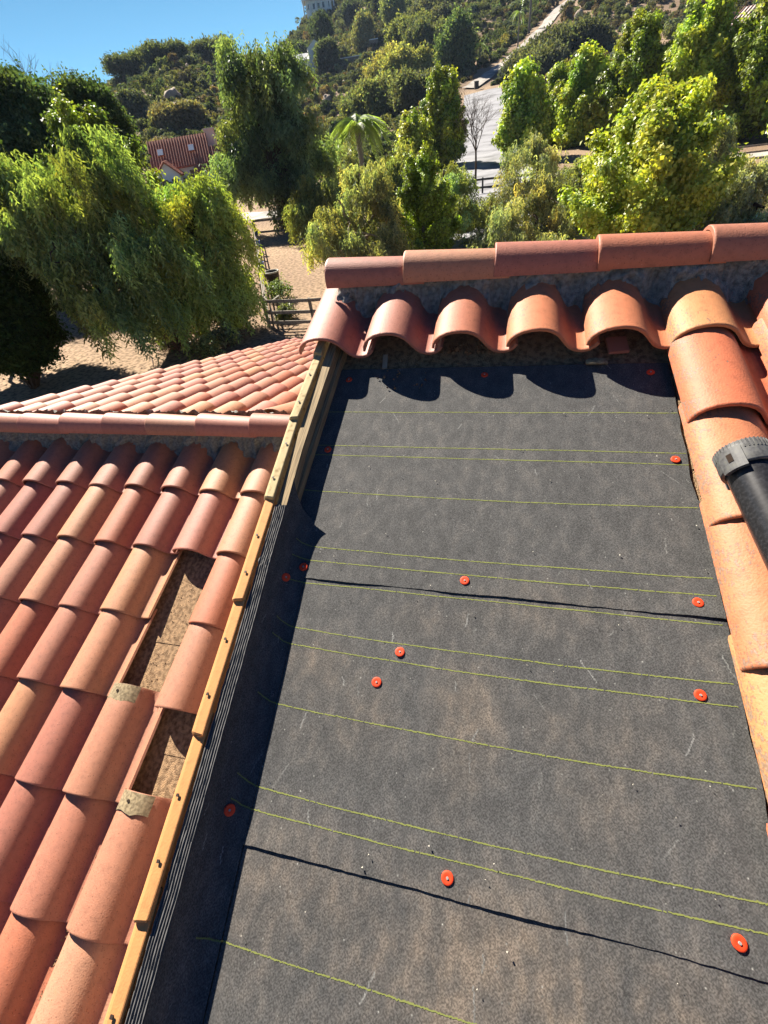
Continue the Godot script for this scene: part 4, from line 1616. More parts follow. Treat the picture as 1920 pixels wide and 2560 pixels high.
# a twig upwards with broad leaves
func broad_sprig(sd: int) -> ArrayMesh:
	var rng := RandomNumberGenerator.new()
	rng.seed = sd
	var st := begin(-1)
	for i in 9:
		var a := Vector3(rng.randfn(0, 0.03), 0.40 * (i + 0.5) / 9.0, rng.randfn(0, 0.03))
		var yaw := i * 2.4 + rng.randfn(0, 0.3)
		var out := Vector3(cos(yaw), rng.randf_range(-0.5, 0.5), sin(yaw)).normalized()
		var l := rng.randf_range(0.10, 0.16)
		var w := l * rng.randf_range(0.36, 0.5)
		var side := out.cross(Vector3(rng.randfn(0, 0.35), 1.0, rng.randfn(0, 0.35))).normalized()
		var b := a + out * 0.05
		leaf_tone(st, rng)
		var tip := b + out * l + Vector3(0, -0.03, 0)
		var mid := b + out * l * 0.45 + Vector3(0, 0.012, 0)
		tri(st, b, mid + side * w, tip)
		tri(st, b, tip, mid - side * w)
	return done(st)


# small stiff leaves in a loose tuft about half a metre across
func tuft(sd: int, n := 26, leaf := 0.085, spread := 0.2) -> ArrayMesh:
	var rng := RandomNumberGenerator.new()
	rng.seed = sd
	var st := begin(-1)
	for i in n:
		var c := Vector3(rng.randfn(0, spread), rng.randfn(0, spread * 0.8), rng.randfn(0, spread))
		var b := Basis.from_euler(Vector3(rng.randf() * TAU, rng.randf() * TAU, rng.randf() * TAU))
		var l := leaf * rng.randf_range(0.7, 1.4)
		leaf_tone(st, rng)
		tri(st, c + b * Vector3(-l, 0, 0), c + b * Vector3(0, l * 0.15, l * 0.5), c + b * Vector3(l, 0, 0))
		tri(st, c + b * Vector3(-l, 0, 0), c + b * Vector3(l, 0, 0), c + b * Vector3(0, l * 0.15, -l * 0.5))
	return done(st)


# a whole bush one metre in radius: lobes of leaves over dark inner leaves
func bush_mesh(sd: int, n: int, leaf: float) -> ArrayMesh:
	var rng := RandomNumberGenerator.new()
	rng.seed = sd
	var st := begin(-1)
	var lobes := []
	for k in rng.randi_range(4, 7):
		lobes.append([Vector3(rng.randfn(0, 0.38), rng.randf_range(0.25, 0.75), rng.randfn(0, 0.38)), rng.randf_range(0.32, 0.55)])
	for i in n:
		var q: Array = lobes[i % lobes.size()]
		var d := Vector3(rng.randfn(0, 1), rng.randfn(0.25, 1), rng.randfn(0, 1)).normalized()
		var c: Vector3 = q[0] + d * q[1] * rng.randf_range(0.72, 1.06)
		if c.y < -0.1:
			continue
		var e := d.cross(Vector3(rng.randfn(0, 1), rng.randfn(0, 1), rng.randfn(0, 1))).normalized()
		var f := d.cross(e).normalized()
		e = (e + d * rng.randfn(0, 0.6)).normalized()
		var l := leaf * rng.randf_range(0.6, 1.4)
		leaf_tone(st, rng)
		tri(st, c - e * l, c + f * l * 0.5 + d * l * 0.2, c + e * l)
		tri(st, c - e * l, c + e * l, c - f * l * 0.5 + d * l * 0.2)
	return done(st)


func limb(st: SurfaceTool, a: Vector3, b: Vector3, r0: float, r1: float, sag: float, rng: RandomNumberGenerator, sides := 6) -> void:
	var pts := []
	var rad := []
	var n := 6
	for i in n + 1:
		var u := float(i) / n
		var p := a.lerp(b, u) + Vector3(0, sag * sin(PI * u), 0)
		if i > 0 and i < n:
			p += Vector3(rng.randfn(0, 1), rng.randfn(0, 0.5), rng.randfn(0, 1)) * (b - a).length() * 0.025
		pts.append(p)
		rad.append(lerpf(r0, r1, pow(u, 0.8)))
	tube(st, pts, rad, sides)


var pepper_leaves := []
var broad_leaves := []


# weeping tree; base on the ground, size in metres. lobes: [x, y, z, rx, ry, rz] relative to the base
func weeping_tree(called: String, label: String, base: Vector3, lobes: Array, tint: Color, count: int, hang: float, scale: float, sd: int, bark: Material, trunk_r := 0.28, lean := Vector3.ZERO, group := "") -> Node3D:
	var rng := RandomNumberGenerator.new()
	rng.seed = sd
	var o := thing(called, label, "tree", base, group)
	if pepper_leaves.is_empty():
		pepper_leaves = [pepper_sprig(1), pepper_sprig(2)]
	var area := 0.0
	for l in lobes:
		area += l[3] * l[4] + l[4] * l[5] + l[3] * l[5]
	var xs := []
	var cs := []
	var ends := []
	var per := 64
	for l in lobes:
		var share := int(ceil(count * (l[3] * l[4] + l[4] * l[5] + l[3] * l[5]) / area / per))
		var centre := Vector3(l[0], l[1], l[2])
		for k in share:
			var d := Vector3(rng.randfn(0, 1), rng.randfn(0.18, 0.8), rng.randfn(0, 1)).normalized()
			var rad := rng.randf_range(0.70, 1.12) * (1.0 + 0.5 * bumps.get_noise_3d(d.x * 2.4 + sd, d.y * 2.4, d.z * 2.4))
			if rng.randf() < 0.15:
				rad *= rng.randf_range(0.35, 0.75)
			var c := centre + d * Vector3(l[3], l[4], l[5]) * rad
			if k % 4 == 0:
				ends.append(c)
			# a bough that arches out of the crown and then hangs
			var out := Vector3(d.x, 0, d.z)
			var root := c - d * minf(rad * l[3] * 0.6, 1.5 * scale) - Vector3(0, 0.15, 0)
			var arch := c + Vector3(0, 0.30 * scale, 0)
			var drop := hang * rng.randf_range(0.55, 1.35) * (0.7 + 0.3 * out.length())
			var tail := c + out * 0.28 * scale - Vector3(0, drop * 0.75, 0)
			var ct := tinted(tint, rng, 0.26)
			for i in per:
				var v := pow(rng.randf(), 0.8)
				var p := root.lerp(arch, v).lerp(arch.lerp(tail, v), v)
				var wide := (0.10 + 0.16 * sin(PI * v)) * scale
				p += Vector3(rng.randfn(0, wide), rng.randfn(0, wide * 0.5) - rng.randf() * 0.35 * drop * v, rng.randfn(0, wide))
				var tilt := out * (0.75 * (1.0 - v)) * rng.randf_range(-0.2, 1.0) + Vector3(rng.randfn(0, 0.16), 0, rng.randfn(0, 0.16))
				var y := (Vector3.UP - tilt).normalized()
				var x := y.cross(Vector3(cos(rng.randf() * TAU), 0, sin(rng.randf() * TAU))).normalized()
				xs.append(Transform3D(Basis(x, y, x.cross(y)) * scale * rng.randf_range(0.7, 1.3), p))
				cs.append(tinted(ct, rng, 0.13))
	copies(o, "crown", pepper_leaves[sd % 2], M.leaf, xs, cs).set_meta("kind", "stuff")
	# trunk and limbs
	var st := begin(0)
	var fork: Vector3 = Vector3(lobes[0][0] * 0.3, lobes[0][1] * 0.42, lobes[0][2] * 0.3) + lean
	limb(st, Vector3(0, -0.3, 0), fork, trunk_r * 1.25, trunk_r * 0.85, 0.0, rng, 10)
	part(o, "trunk", done(st), bark)
	st = begin(0)
	for l in lobes:
		var tip := Vector3(l[0], l[1] + l[4] * 0.2, l[2])
		limb(st, fork, tip, trunk_r * 0.7, trunk_r * 0.22, 0.0, rng, 8)
		for k in ends.size():
			var e: Vector3 = ends[k]
			if e.distance_to(Vector3(l[0], l[1], l[2])) < maxf(l[3], l[5]) * 1.2 and k % 2 == 0:
				var root := fork.lerp(tip, rng.randf_range(0.35, 1.0))
				limb(st, root, e - Vector3(0, 0.35, 0), trunk_r * 0.22, 0.012, 0.05, rng, 5)
	part(o, "limbs", done(st), bark)
	return o


# upright broad-leaved tree: ascending branches clothed in twigs
func broad_tree(called: String, label: String, base: Vector3, tall: float, wide: float, tint: Color, tip_tint: Color, branches: int, per: int, scale: float, sd: int, bark: Material, clear := 0.12, group := "") -> Node3D:
	var rng := RandomNumberGenerator.new()
	rng.seed = sd
	var o := thing(called, label, "tree", base, group)
	if broad_leaves.is_empty():
		broad_leaves = [broad_sprig(1), broad_sprig(2)]
	var xs := []
	var cs := []
	var st := begin(0)
	var top := Vector3(rng.randfn(0, 0.03) * tall, tall * 0.93, rng.randfn(0, 0.03) * tall)
	limb(st, Vector3(0, -0.3, 0), top, tall * 0.022 + 0.04, 0.02, 0.0, rng, 8)
	part(o, "trunk", done(st), bark)
	st = begin(0)
	for b in branches:
		var u := clear + (1.0 - clear) * pow((b + rng.randf()) / branches, 1.15) * 0.92
		var yaw := b * 2.39996 + rng.randfn(0, 0.35)
		var shape := 0.10 + 1.30 * pow(sin(PI * clampf(0.14 + 0.86 * u, 0.0, 1.0)), 0.8) * (1.0 - 0.45 * u)
		var reach := wide * 0.5 * shape * rng.randf_range(0.72, 1.15)
		var root := top * maxf(0.05, u - 0.20) + Vector3.ZERO
		var tip := Vector3(cos(yaw) * reach, tall * minf(1.0, u + rng.randf_range(0.02, 0.10)), sin(yaw) * reach)
		limb(st, root, tip, 0.035 + tall * 0.004, 0.01, -0.2, rng, 5)
		var axis := (tip - root).normalized()
		var ct := tinted(tint.lerp(tip_tint, rng.randf()), rng, 0.14)
		for i in per:
			var v := sqrt(rng.randf()) * 1.02
			var p := root.lerp(tip, v) + Vector3(0, -0.2 * sin(PI * v), 0)
			var spread := (0.10 + 0.22 * (1.0 - v * v)) * wide * 0.22
			p += Vector3(rng.randfn(0, spread), rng.randfn(0, spread * 0.9), rng.randfn(0, spread))
			var y := (axis * 0.8 + Vector3(rng.randfn(0, 0.6), rng.randfn(0.3, 0.5), rng.randfn(0, 0.6))).normalized()
			var x := y.cross(Vector3(rng.randfn(0, 1), rng.randfn(0, 1), rng.randfn(0, 1))).normalized()
			xs.append(Transform3D(Basis(x, y, x.cross(y)) * scale * rng.randf_range(0.75, 1.3), p))
			cs.append(tinted(ct, rng, 0.16))
	part(o, "limbs", done(st), bark)
	copies(o, "crown", broad_leaves[sd % 2], M.leaf_shiny, xs, cs).set_meta("kind", "stuff")
	return o


# rounded dense tree: tufts through lobes
func round_tree(called: String, label: String, base: Vector3, lobes: Array, tint: Color, count: int, scale: float, sd: int, bark: Material, group := "", category := "tree") -> Node3D:
	var rng := RandomNumberGenerator.new()
	rng.seed = sd
	var o := thing(called, label, category, base, group)
	var m := tuft(sd % 5, 30)
	var xs := []
	var cs := []
	var area := 0.0
	for l in lobes:
		area += l[3] * l[4] + l[4] * l[5] + l[3] * l[5]
	var st := begin(0)
	for l in lobes:
		var share := int(count * (l[3] * l[4] + l[4] * l[5] + l[3] * l[5]) / area)
		var c := Vector3(l[0], l[1], l[2])
		limb(st, Vector3(0, -0.2, 0), c, 0.05 + l[4] * 0.05, 0.04, 0.0, rng, 6)
		for k in share:
			var d := Vector3(rng.randfn(0, 1), rng.randfn(0.2, 1), rng.randfn(0, 1)).normalized()
			var r := rng.randf_range(0.72, 1.04) * (1.0 + 0.75 * bumps.get_noise_3d(d.x * 2.6 + sd, d.y * 2.6, d.z * 2.6))
			var p := c + d * Vector3(l[3], l[4], l[5]) * r
			xs.append(Transform3D(Basis.from_euler(Vector3(rng.randf() * TAU, rng.randf() * TAU, 0)) * scale * rng.randf_range(0.7, 1.4), p))
			cs.append(tinted(tint, rng, 0.22))
			if k % 60 == 0:
				limb(st, c * 0.7, p, 0.06, 0.012, 0.0, rng, 4)
	part(o, "trunk", done(st), bark)
	copies(o, "crown", m, M.leaf_dull, xs, cs).set_meta("kind", "stuff")
	return o


func palm(called: String, label: String, base: Vector3, tall: float, reach: float, fronds: int, tint: Color, sd: int, group := "") -> void:
	var rng := RandomNumberGenerator.new()
	rng.seed = sd
	var o := thing(called, label, "palm", base, group)
	var st := begin(0)
	tube(st, [Vector3(0, -0.4, 0), Vector3(0.05, tall * 0.5, 0), Vector3(0, tall, 0)], [reach * 0.09, reach * 0.07, reach * 0.08], 10)
	part(o, "trunk", done(st), M.bark_grey)
	var fm := []
	for v in 3:
		st = begin(-1)
		var n := 22
		var prev := Vector3.ZERO
		for i in n:
			var u := (i + 1.0) / n
			var p := Vector3(reach * u * (1.0 - 0.30 * u), reach * (0.60 * u - (1.25 + 0.2 * v) * u * u), 0)
			var l := reach * 0.34 * sin(PI * clampf(0.12 + 0.84 * u, 0.0, 1.0))
			for sg in [-1.0, 1.0]:
				var q := p + Vector3(l * 0.35, -l * rng.randf_range(0.5, 0.85), sg * l * rng.randf_range(0.45, 0.75))
				tri(st, p - Vector3(reach * 0.022, 0, 0), q, p + Vector3(reach * 0.022, 0, 0))
			tri(st, prev + Vector3(0, 0, 0.02), p, prev - Vector3(0, 0, 0.02))
			prev = p
		fm.append(done(st))
	for k in fronds:
		var m := plain(Color(1, 1, 1))
		var up := rng.randf_range(-0.35, 0.75)
		var b := Basis(Vector3.UP, k * 2.39996) * Basis(Vector3.BACK, up)
		var old := k == 2
		part(o, "frond", fm[k % 3], frond_mat(tint if not old else Color(0.45, 0.30, 0.05), (k % 3) if not old else 9), Transform3D(b * rng.randf_range(0.85, 1.1), Vector3(0, tall, 0)))


var frond_mats := {}


func frond_mat(c: Color, k: int) -> Material:
	var key := str(c) + str(k)
	if not frond_mats.has(key):
		var l := 0.8 + 0.2 * (k % 4)
		var m := plain(Color(c.r * l, c.g * l, c.b * l).linear_to_srgb(), 0.45, 0.5)
		m.backlight_enabled = true
		m.backlight = Color(0.6, 0.7, 0.25)
		m.cull_mode = BaseMaterial3D.CULL_DISABLED
		frond_mats[key] = m
	return frond_mats[key]


func twigs(st: SurfaceTool, a: Vector3, dir: Vector3, l: float, r: float, depth: int, rng: RandomNumberGenerator) -> void:
	var b := a + dir * l
	var mid := (a + b) * 0.5 + Vector3(rng.randfn(0, 1), rng.randfn(0, 1), rng.randfn(0, 1)) * l * 0.05
	tube(st, [a, mid, b], [r, r * 0.8, r * 0.6], 5 if depth > 2 else 3)
	if depth == 0:
		return
	for k in (3 if depth > 1 else 4):
		var d := (dir + Vector3(rng.randfn(0, 0.5), rng.randfn(0.12, 0.35), rng.randfn(0, 0.5))).normalized()
		twigs(st, a.lerp(b, rng.randf_range(0.45, 1.0)), d, l * rng.randf_range(0.55, 0.8), r * 0.55, depth - 1, rng)


func bare_tree(label: String, base: Vector3, tall: float, sd: int) -> void:
	var rng := RandomNumberGenerator.new()
	rng.seed = sd
	var o := thing("bare_tree", label, "tree", base)
	var st := begin(0)
	tube(st, [Vector3(0, -0.3, 0), Vector3(0.05, tall * 0.25, 0), Vector3(0, tall * 0.5, 0)], [tall * 0.016, tall * 0.013, tall * 0.010], 8)
	part(o, "trunk", done(st), M.bark)
	st = begin(0)
	for k in 7:
		var d := Vector3(rng.randfn(0, 0.42), 1.0, rng.randfn(0, 0.42)).normalized()
		twigs(st, Vector3(0, tall * rng.randf_range(0.28, 0.5), 0), d, tall * rng.randf_range(0.2, 0.27), tall * 0.006, 4, rng)
	part(o, "limbs", done(st), M.bark)


# crown ellipsoid given in photo pixels at a distance, as a lobe relative to a base point
func lobe(px: float, py: float, hw: float, hh: float, dist: float, base: Vector3, depth := 0.9) -> Array:
	var c := far_at(px, py, dist)
	var r := span(hw, c)
	return [c.x - base.x, c.y - base.y, c.z - base.z, r, span(hh, c), r * depth]


func build_trees() -> void:
	var green := Color(0.285, 0.360, 0.126)
	# --- weeping pepper trees of the yard
	var b := on_ground(718, 572)
	var d := Vector2(b.x - cam_pos.x, b.z - cam_pos.z).length()
	weeping_tree("pepper_tree", "tall dark weeping pepper tree behind the far paddock fence", b, [lobe(660, 330, 110, 110, d, b), lobe(700, 200, 85, 95, d, b), lobe(625, 170, 65, 80, d, b), lobe(695, 125, 45, 45, d, b), lobe(735, 360, 95, 95, d, b), lobe(600, 400, 70, 80, d, b), lobe(700, 420, 100, 60, d, b)], Color(0.210, 0.283, 0.150), 6449, 2.0, 1.7, 301, M.bark, 0.55)
	b = on_ground(425, 800)
	weeping_tree("pepper_tree", "broad weeping pepper tree overhanging the dirt mound, crown left of the red-roofed house", b, [lobe(220, 480, 150, 130, 22.5, b), lobe(130, 560, 110, 150, 22.0, b), lobe(300, 640, 150, 120, 21.0, b), lobe(205, 355, 75, 70, 23.0, b), lobe(60, 470, 80, 90, 23.0, b), lobe(-30, 450, 90, 100, 23.5, b), lobe(30, 570, 80, 70, 22.5, b), lobe(250, 740, 95, 60, 20.5, b)], green, 7967, 1.35, 0.95, 302, M.bark, 0.34)
	b = on_ground(500, 830)
	weeping_tree("pepper_tree", "bright weeping pepper tree beside the paddock fence, hanging over the tiled wing", b, [lobe(490, 505, 95, 85, 22.5, b), lobe(465, 455, 75, 40, 23.0, b), lobe(520, 600, 80, 100, 22.0, b), lobe(430, 650, 105, 95, 21.5, b), lobe(555, 690, 45, 80, 22.5, b), lobe(480, 730, 95, 50, 21.0, b)], Color(0.353, 0.428, 0.121), 6449, 1.25, 0.95, 303, M.bark, 0.30)
	b = on_ground(905, 690)
	weeping_tree("pepper_tree", "grey-twigged thin pepper tree next to the paddock, bare branches showing", b, [lobe(900, 450, 85, 70, 27.0, b), lobe(950, 520, 70, 80, 27.0, b), lobe(850, 520, 70, 80, 26.0, b), lobe(800, 590, 50, 70, 25.0, b), lobe(930, 600, 90, 60, 25.5, b)], Color(0.405, 0.400, 0.193), 3224, 1.2, 0.95, 304, M.bark_pale, 0.2)
	b = far_ground(1110, 600, 34.0)
	weeping_tree("pepper_tree", "rounded pepper tree between the small lime tree and the lane fence", b, [lobe(1110, 440, 65, 55, 33.0, b), lobe(1130, 510, 75, 70, 32.0, b), lobe(1060, 470, 60, 60, 34.0, b)], Color(0.321, 0.375, 0.171), 2655, 1.3, 1.0, 305, M.bark, 0.22)
	b = far_ground(1330, 600, 36.0)
	weeping_tree("pepper_tree", "pale weeping pepper tree in front of the asphalt road and dark fence", b, [lobe(1350, 370, 75, 70, 36.0, b), lobe(1310, 470, 100, 80, 34.0, b), lobe(1260, 560, 95, 70, 31.0, b), lobe(1380, 520, 80, 90, 32.0, b), lobe(1220, 620, 60, 40, 29.0, b), lobe(1330, 600, 80, 45, 30.0, b), lobe(1400, 590, 60, 50, 31.0, b)], Color(0.439, 0.439, 0.255), 4552, 1.5, 1.05, 306, M.bark, 0.15)
	b = far_ground(1850, 560, 34.0)
	weeping_tree("pepper_tree", "pale weeping pepper tree right of the big lime-yellow tree", b, [lobe(1880, 420, 80, 60, 33.0, b), lobe(1830, 490, 80, 70, 32.0, b), lobe(1905, 530, 70, 50, 31.0, b)], Color(0.405, 0.415, 0.255), 2845, 1.4, 1.05, 307, M.bark, 0.25)
	b = far_ground(1800, 420, 45.0)
	weeping_tree("pepper_tree", "small weeping pepper tree behind the shoulder of the lime-yellow tree", b, [lobe(1790, 330, 50, 45, 45.0, b), lobe(1770, 390, 55, 50, 45.0, b)], Color(0.372, 0.400, 0.210), 1592, 1.5, 1.2, 308, M.bark, 0.2)
	b = far_ground(845, 460, 56.0)
	weeping_tree("pepper_tree", "soft pale pepper tree standing below the palm by the tall dark pepper", b, [lobe(845, 395, 35, 50, 56.0, b), lobe(870, 430, 40, 40, 54.0, b)], Color(0.372, 0.387, 0.210), 1365, 1.6, 1.4, 309, M.bark, 0.2)
	var more := [
		[1010, 470, [[1000, 400, 50, 45, 42.0], [1030, 450, 50, 45, 41.0], [975, 455, 45, 45, 42.0]], "mid-green pepper tree behind the small lime tree, below the narrow upright tree", 310],
		[1200, 560, [[1195, 520, 50, 45, 38.0], [1170, 570, 55, 45, 36.0], [1235, 560, 45, 40, 37.0]], "low pepper tree growing in front of the dark two-rail lane fence", 311],
		[800, 560, [[800, 470, 45, 40, 40.0], [770, 510, 40, 40, 39.0], [830, 515, 45, 40, 40.0]], "small pepper tree just right of the far paddock fence end", 312],
		[1480, 470, [[1470, 420, 60, 45, 44.0], [1430, 450, 50, 45, 44.0]], "pepper tree half hidden behind the left flank of the lime-yellow tree", 313],
	]
	for q in more:
		b = far_ground(q[0], q[1], q[2][0][4])
		var ls := []
		for l in q[2]:
			ls.append(lobe(l[0], l[1], l[2], l[3], l[4], b))
		weeping_tree("pepper_tree", q[3], b, ls, Color(0.300, 0.330, 0.130), 2600, 1.4, 1.25, q[4], M.bark, 0.14)
	# --- broad-leaved trees
	b = on_ground(1585, 610)
	var t := (far_at(1640, 195, 30.0).y - b.y) * 0.95
	broad_tree("sycamore_tree", "big lime-yellow leafy tree rising just behind the main tiled ridge", b, t, span(290, far_at(1590, 420, 30.0)), Color(0.330, 0.400, 0.070), Color(0.560, 0.590, 0.110), 84, 100, 1.15, 401, M.bark_grey, 0.10)
	b = on_ground(1062, 655)
	t = far_at(1050, 392, 26.0).y - b.y
	broad_tree("sycamore_tree", "small lime-yellow leafy tree behind the ridge left of the pepper trees", b, t, span(140, far_at(1060, 540, 26.0)), Color(0.286, 0.428, 0.070), Color(0.403, 0.502, 0.080), 40, 110, 0.85, 402, M.bark_grey, 0.05)
	var rows := [
		[1110, 168, 92, 78.0, "narrow upright green tree left of the asphalt road"],
		[1298, 168, 96, 74.0, "dense green tree whose edge hides the right side of the road"],
		[1385, 172, 105, 84.0, "green tree second from the road, behind the pale pepper tree"],
		[1440, 128, 95, 80.0, "green tree third from the road, below the dark scrub slope"],
		[1545, 52, 130, 78.0, "tall green tree behind the top of the lime-yellow tree"],
		[1690, 15, 150, 74.0, "tall twin-pointed green tree left of the tallest one"],
		[1825, 8, 150, 72.0, "tallest green tree, beside the pale ribbed roof"],
		[1965, 52, 140, 68.0, "green tree to the right of the pale ribbed roof"],
	]
	for i in rows.size():
		var r: Array = rows[i]
		b = far_ground(r[0], 400, r[3])
		t = far_at(r[0], r[1], r[3]).y - b.y
		broad_tree("upright_tree", r[4], b, t, span(r[2], far_at(r[0], 250, r[3])), Color(0.264, 0.391, 0.065), Color(0.561, 0.606, 0.088), 58, 84, 2.05, 420 + i, M.bark, 0.06, "row of upright green trees along the lane")
	b = far_ground(1035, 400, 70.0)
	broad_tree("upright_tree", "short yellow-green tree at the foot of the narrow upright tree", b, far_at(1035, 285, 70.0).y - b.y, span(75, far_at(1035, 340, 70.0)), Color(0.449, 0.577, 0.080), Color(0.521, 0.577, 0.134), 34, 44, 2.2, 440, M.bark, 0.05)
	b = far_ground(290, 520, 36.0)
	broad_tree("shade_tree", "dark broad-leaved tree with yellow-green tips behind the left pepper crown", b, far_at(290, 238, 36.0).y - b.y, span(230, far_at(290, 350, 36.0)), Color(0.130, 0.190, 0.050), Color(0.260, 0.340, 0.060), 60, 110, 1.15, 441, M.bark, 0.1)
	# --- dense dark trees at the left edge
	b = far_ground(40, 520, 42.0)
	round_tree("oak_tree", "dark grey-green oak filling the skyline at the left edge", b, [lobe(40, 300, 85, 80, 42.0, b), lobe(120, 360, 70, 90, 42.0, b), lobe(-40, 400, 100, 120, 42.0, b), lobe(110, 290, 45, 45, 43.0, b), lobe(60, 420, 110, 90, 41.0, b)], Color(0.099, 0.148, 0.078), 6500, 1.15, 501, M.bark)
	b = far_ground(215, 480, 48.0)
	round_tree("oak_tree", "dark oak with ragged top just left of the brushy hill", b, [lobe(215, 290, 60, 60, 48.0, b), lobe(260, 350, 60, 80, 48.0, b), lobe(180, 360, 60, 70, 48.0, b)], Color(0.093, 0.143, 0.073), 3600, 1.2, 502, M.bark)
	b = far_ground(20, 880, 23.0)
	round_tree("oak_tree", "dark tree below the left pepper crown, canopy shade put into its leaf colour", b, [lobe(10, 680, 60, 50, 24.0, b), lobe(-60, 740, 90, 80, 23.0, b), lobe(70, 740, 45, 50, 24.5, b), lobe(30, 800, 70, 50, 23.0, b), lobe(-20, 860, 90, 45, 22.0, b), lobe(60, 880, 60, 35, 22.0, b), lobe(100, 820, 35, 40, 23.0, b)], Color(0.045, 0.075, 0.020), 6000, 0.75, 503, M.bark)  # leaf tint darkened to stand for the shade under the canopy
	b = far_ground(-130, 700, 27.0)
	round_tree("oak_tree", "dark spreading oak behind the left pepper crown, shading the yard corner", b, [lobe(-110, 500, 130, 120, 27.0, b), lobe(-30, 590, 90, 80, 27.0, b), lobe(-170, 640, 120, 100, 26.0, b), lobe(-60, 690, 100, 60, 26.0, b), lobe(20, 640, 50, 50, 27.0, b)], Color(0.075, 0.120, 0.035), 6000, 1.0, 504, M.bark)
	b = far_ground(210, 420, 50.0)
	bare_tree("bare grey treetop poking above the dark oaks into the sky", b, far_at(210, 110, 50.0).y - b.y, 511)
	b = far_ground(1188, 455, 55.0)
	bare_tree("leafless dead tree standing in front of the asphalt road", b, far_at(1180, 215, 55.0).y - b.y, 512)
	# --- palms
	b = far_ground(905, 420, 62.0)
	palm("palm_tree", "green queen palm with one orange frond right of the tall dark pepper tree", b, far_at(890, 318, 62.0).y - b.y, 3.9, 36, Color(0.080, 0.115, 0.035), 601)
	var pb := on_ground(1322, 84)
	palm("palm_tree", "tall palm on the hillside beside the upper driveway", pb, 11.0, 5.2, 16, Color(0.122, 0.197, 0.073), 602)
	pb = on_ground(1199, 172)
	palm("palm_tree", "small bright palm beside the foot of the hill driveway", pb, 5.0, 2.8, 14, Color(0.493, 0.592, 0.122), 603)
	pb = on_ground(1294, 122)
	palm("palm_tree", "thin palm half hidden by dark brush near the hill driveway", pb, 8.0, 3.2, 12, Color(0.099, 0.148, 0.073), 604)


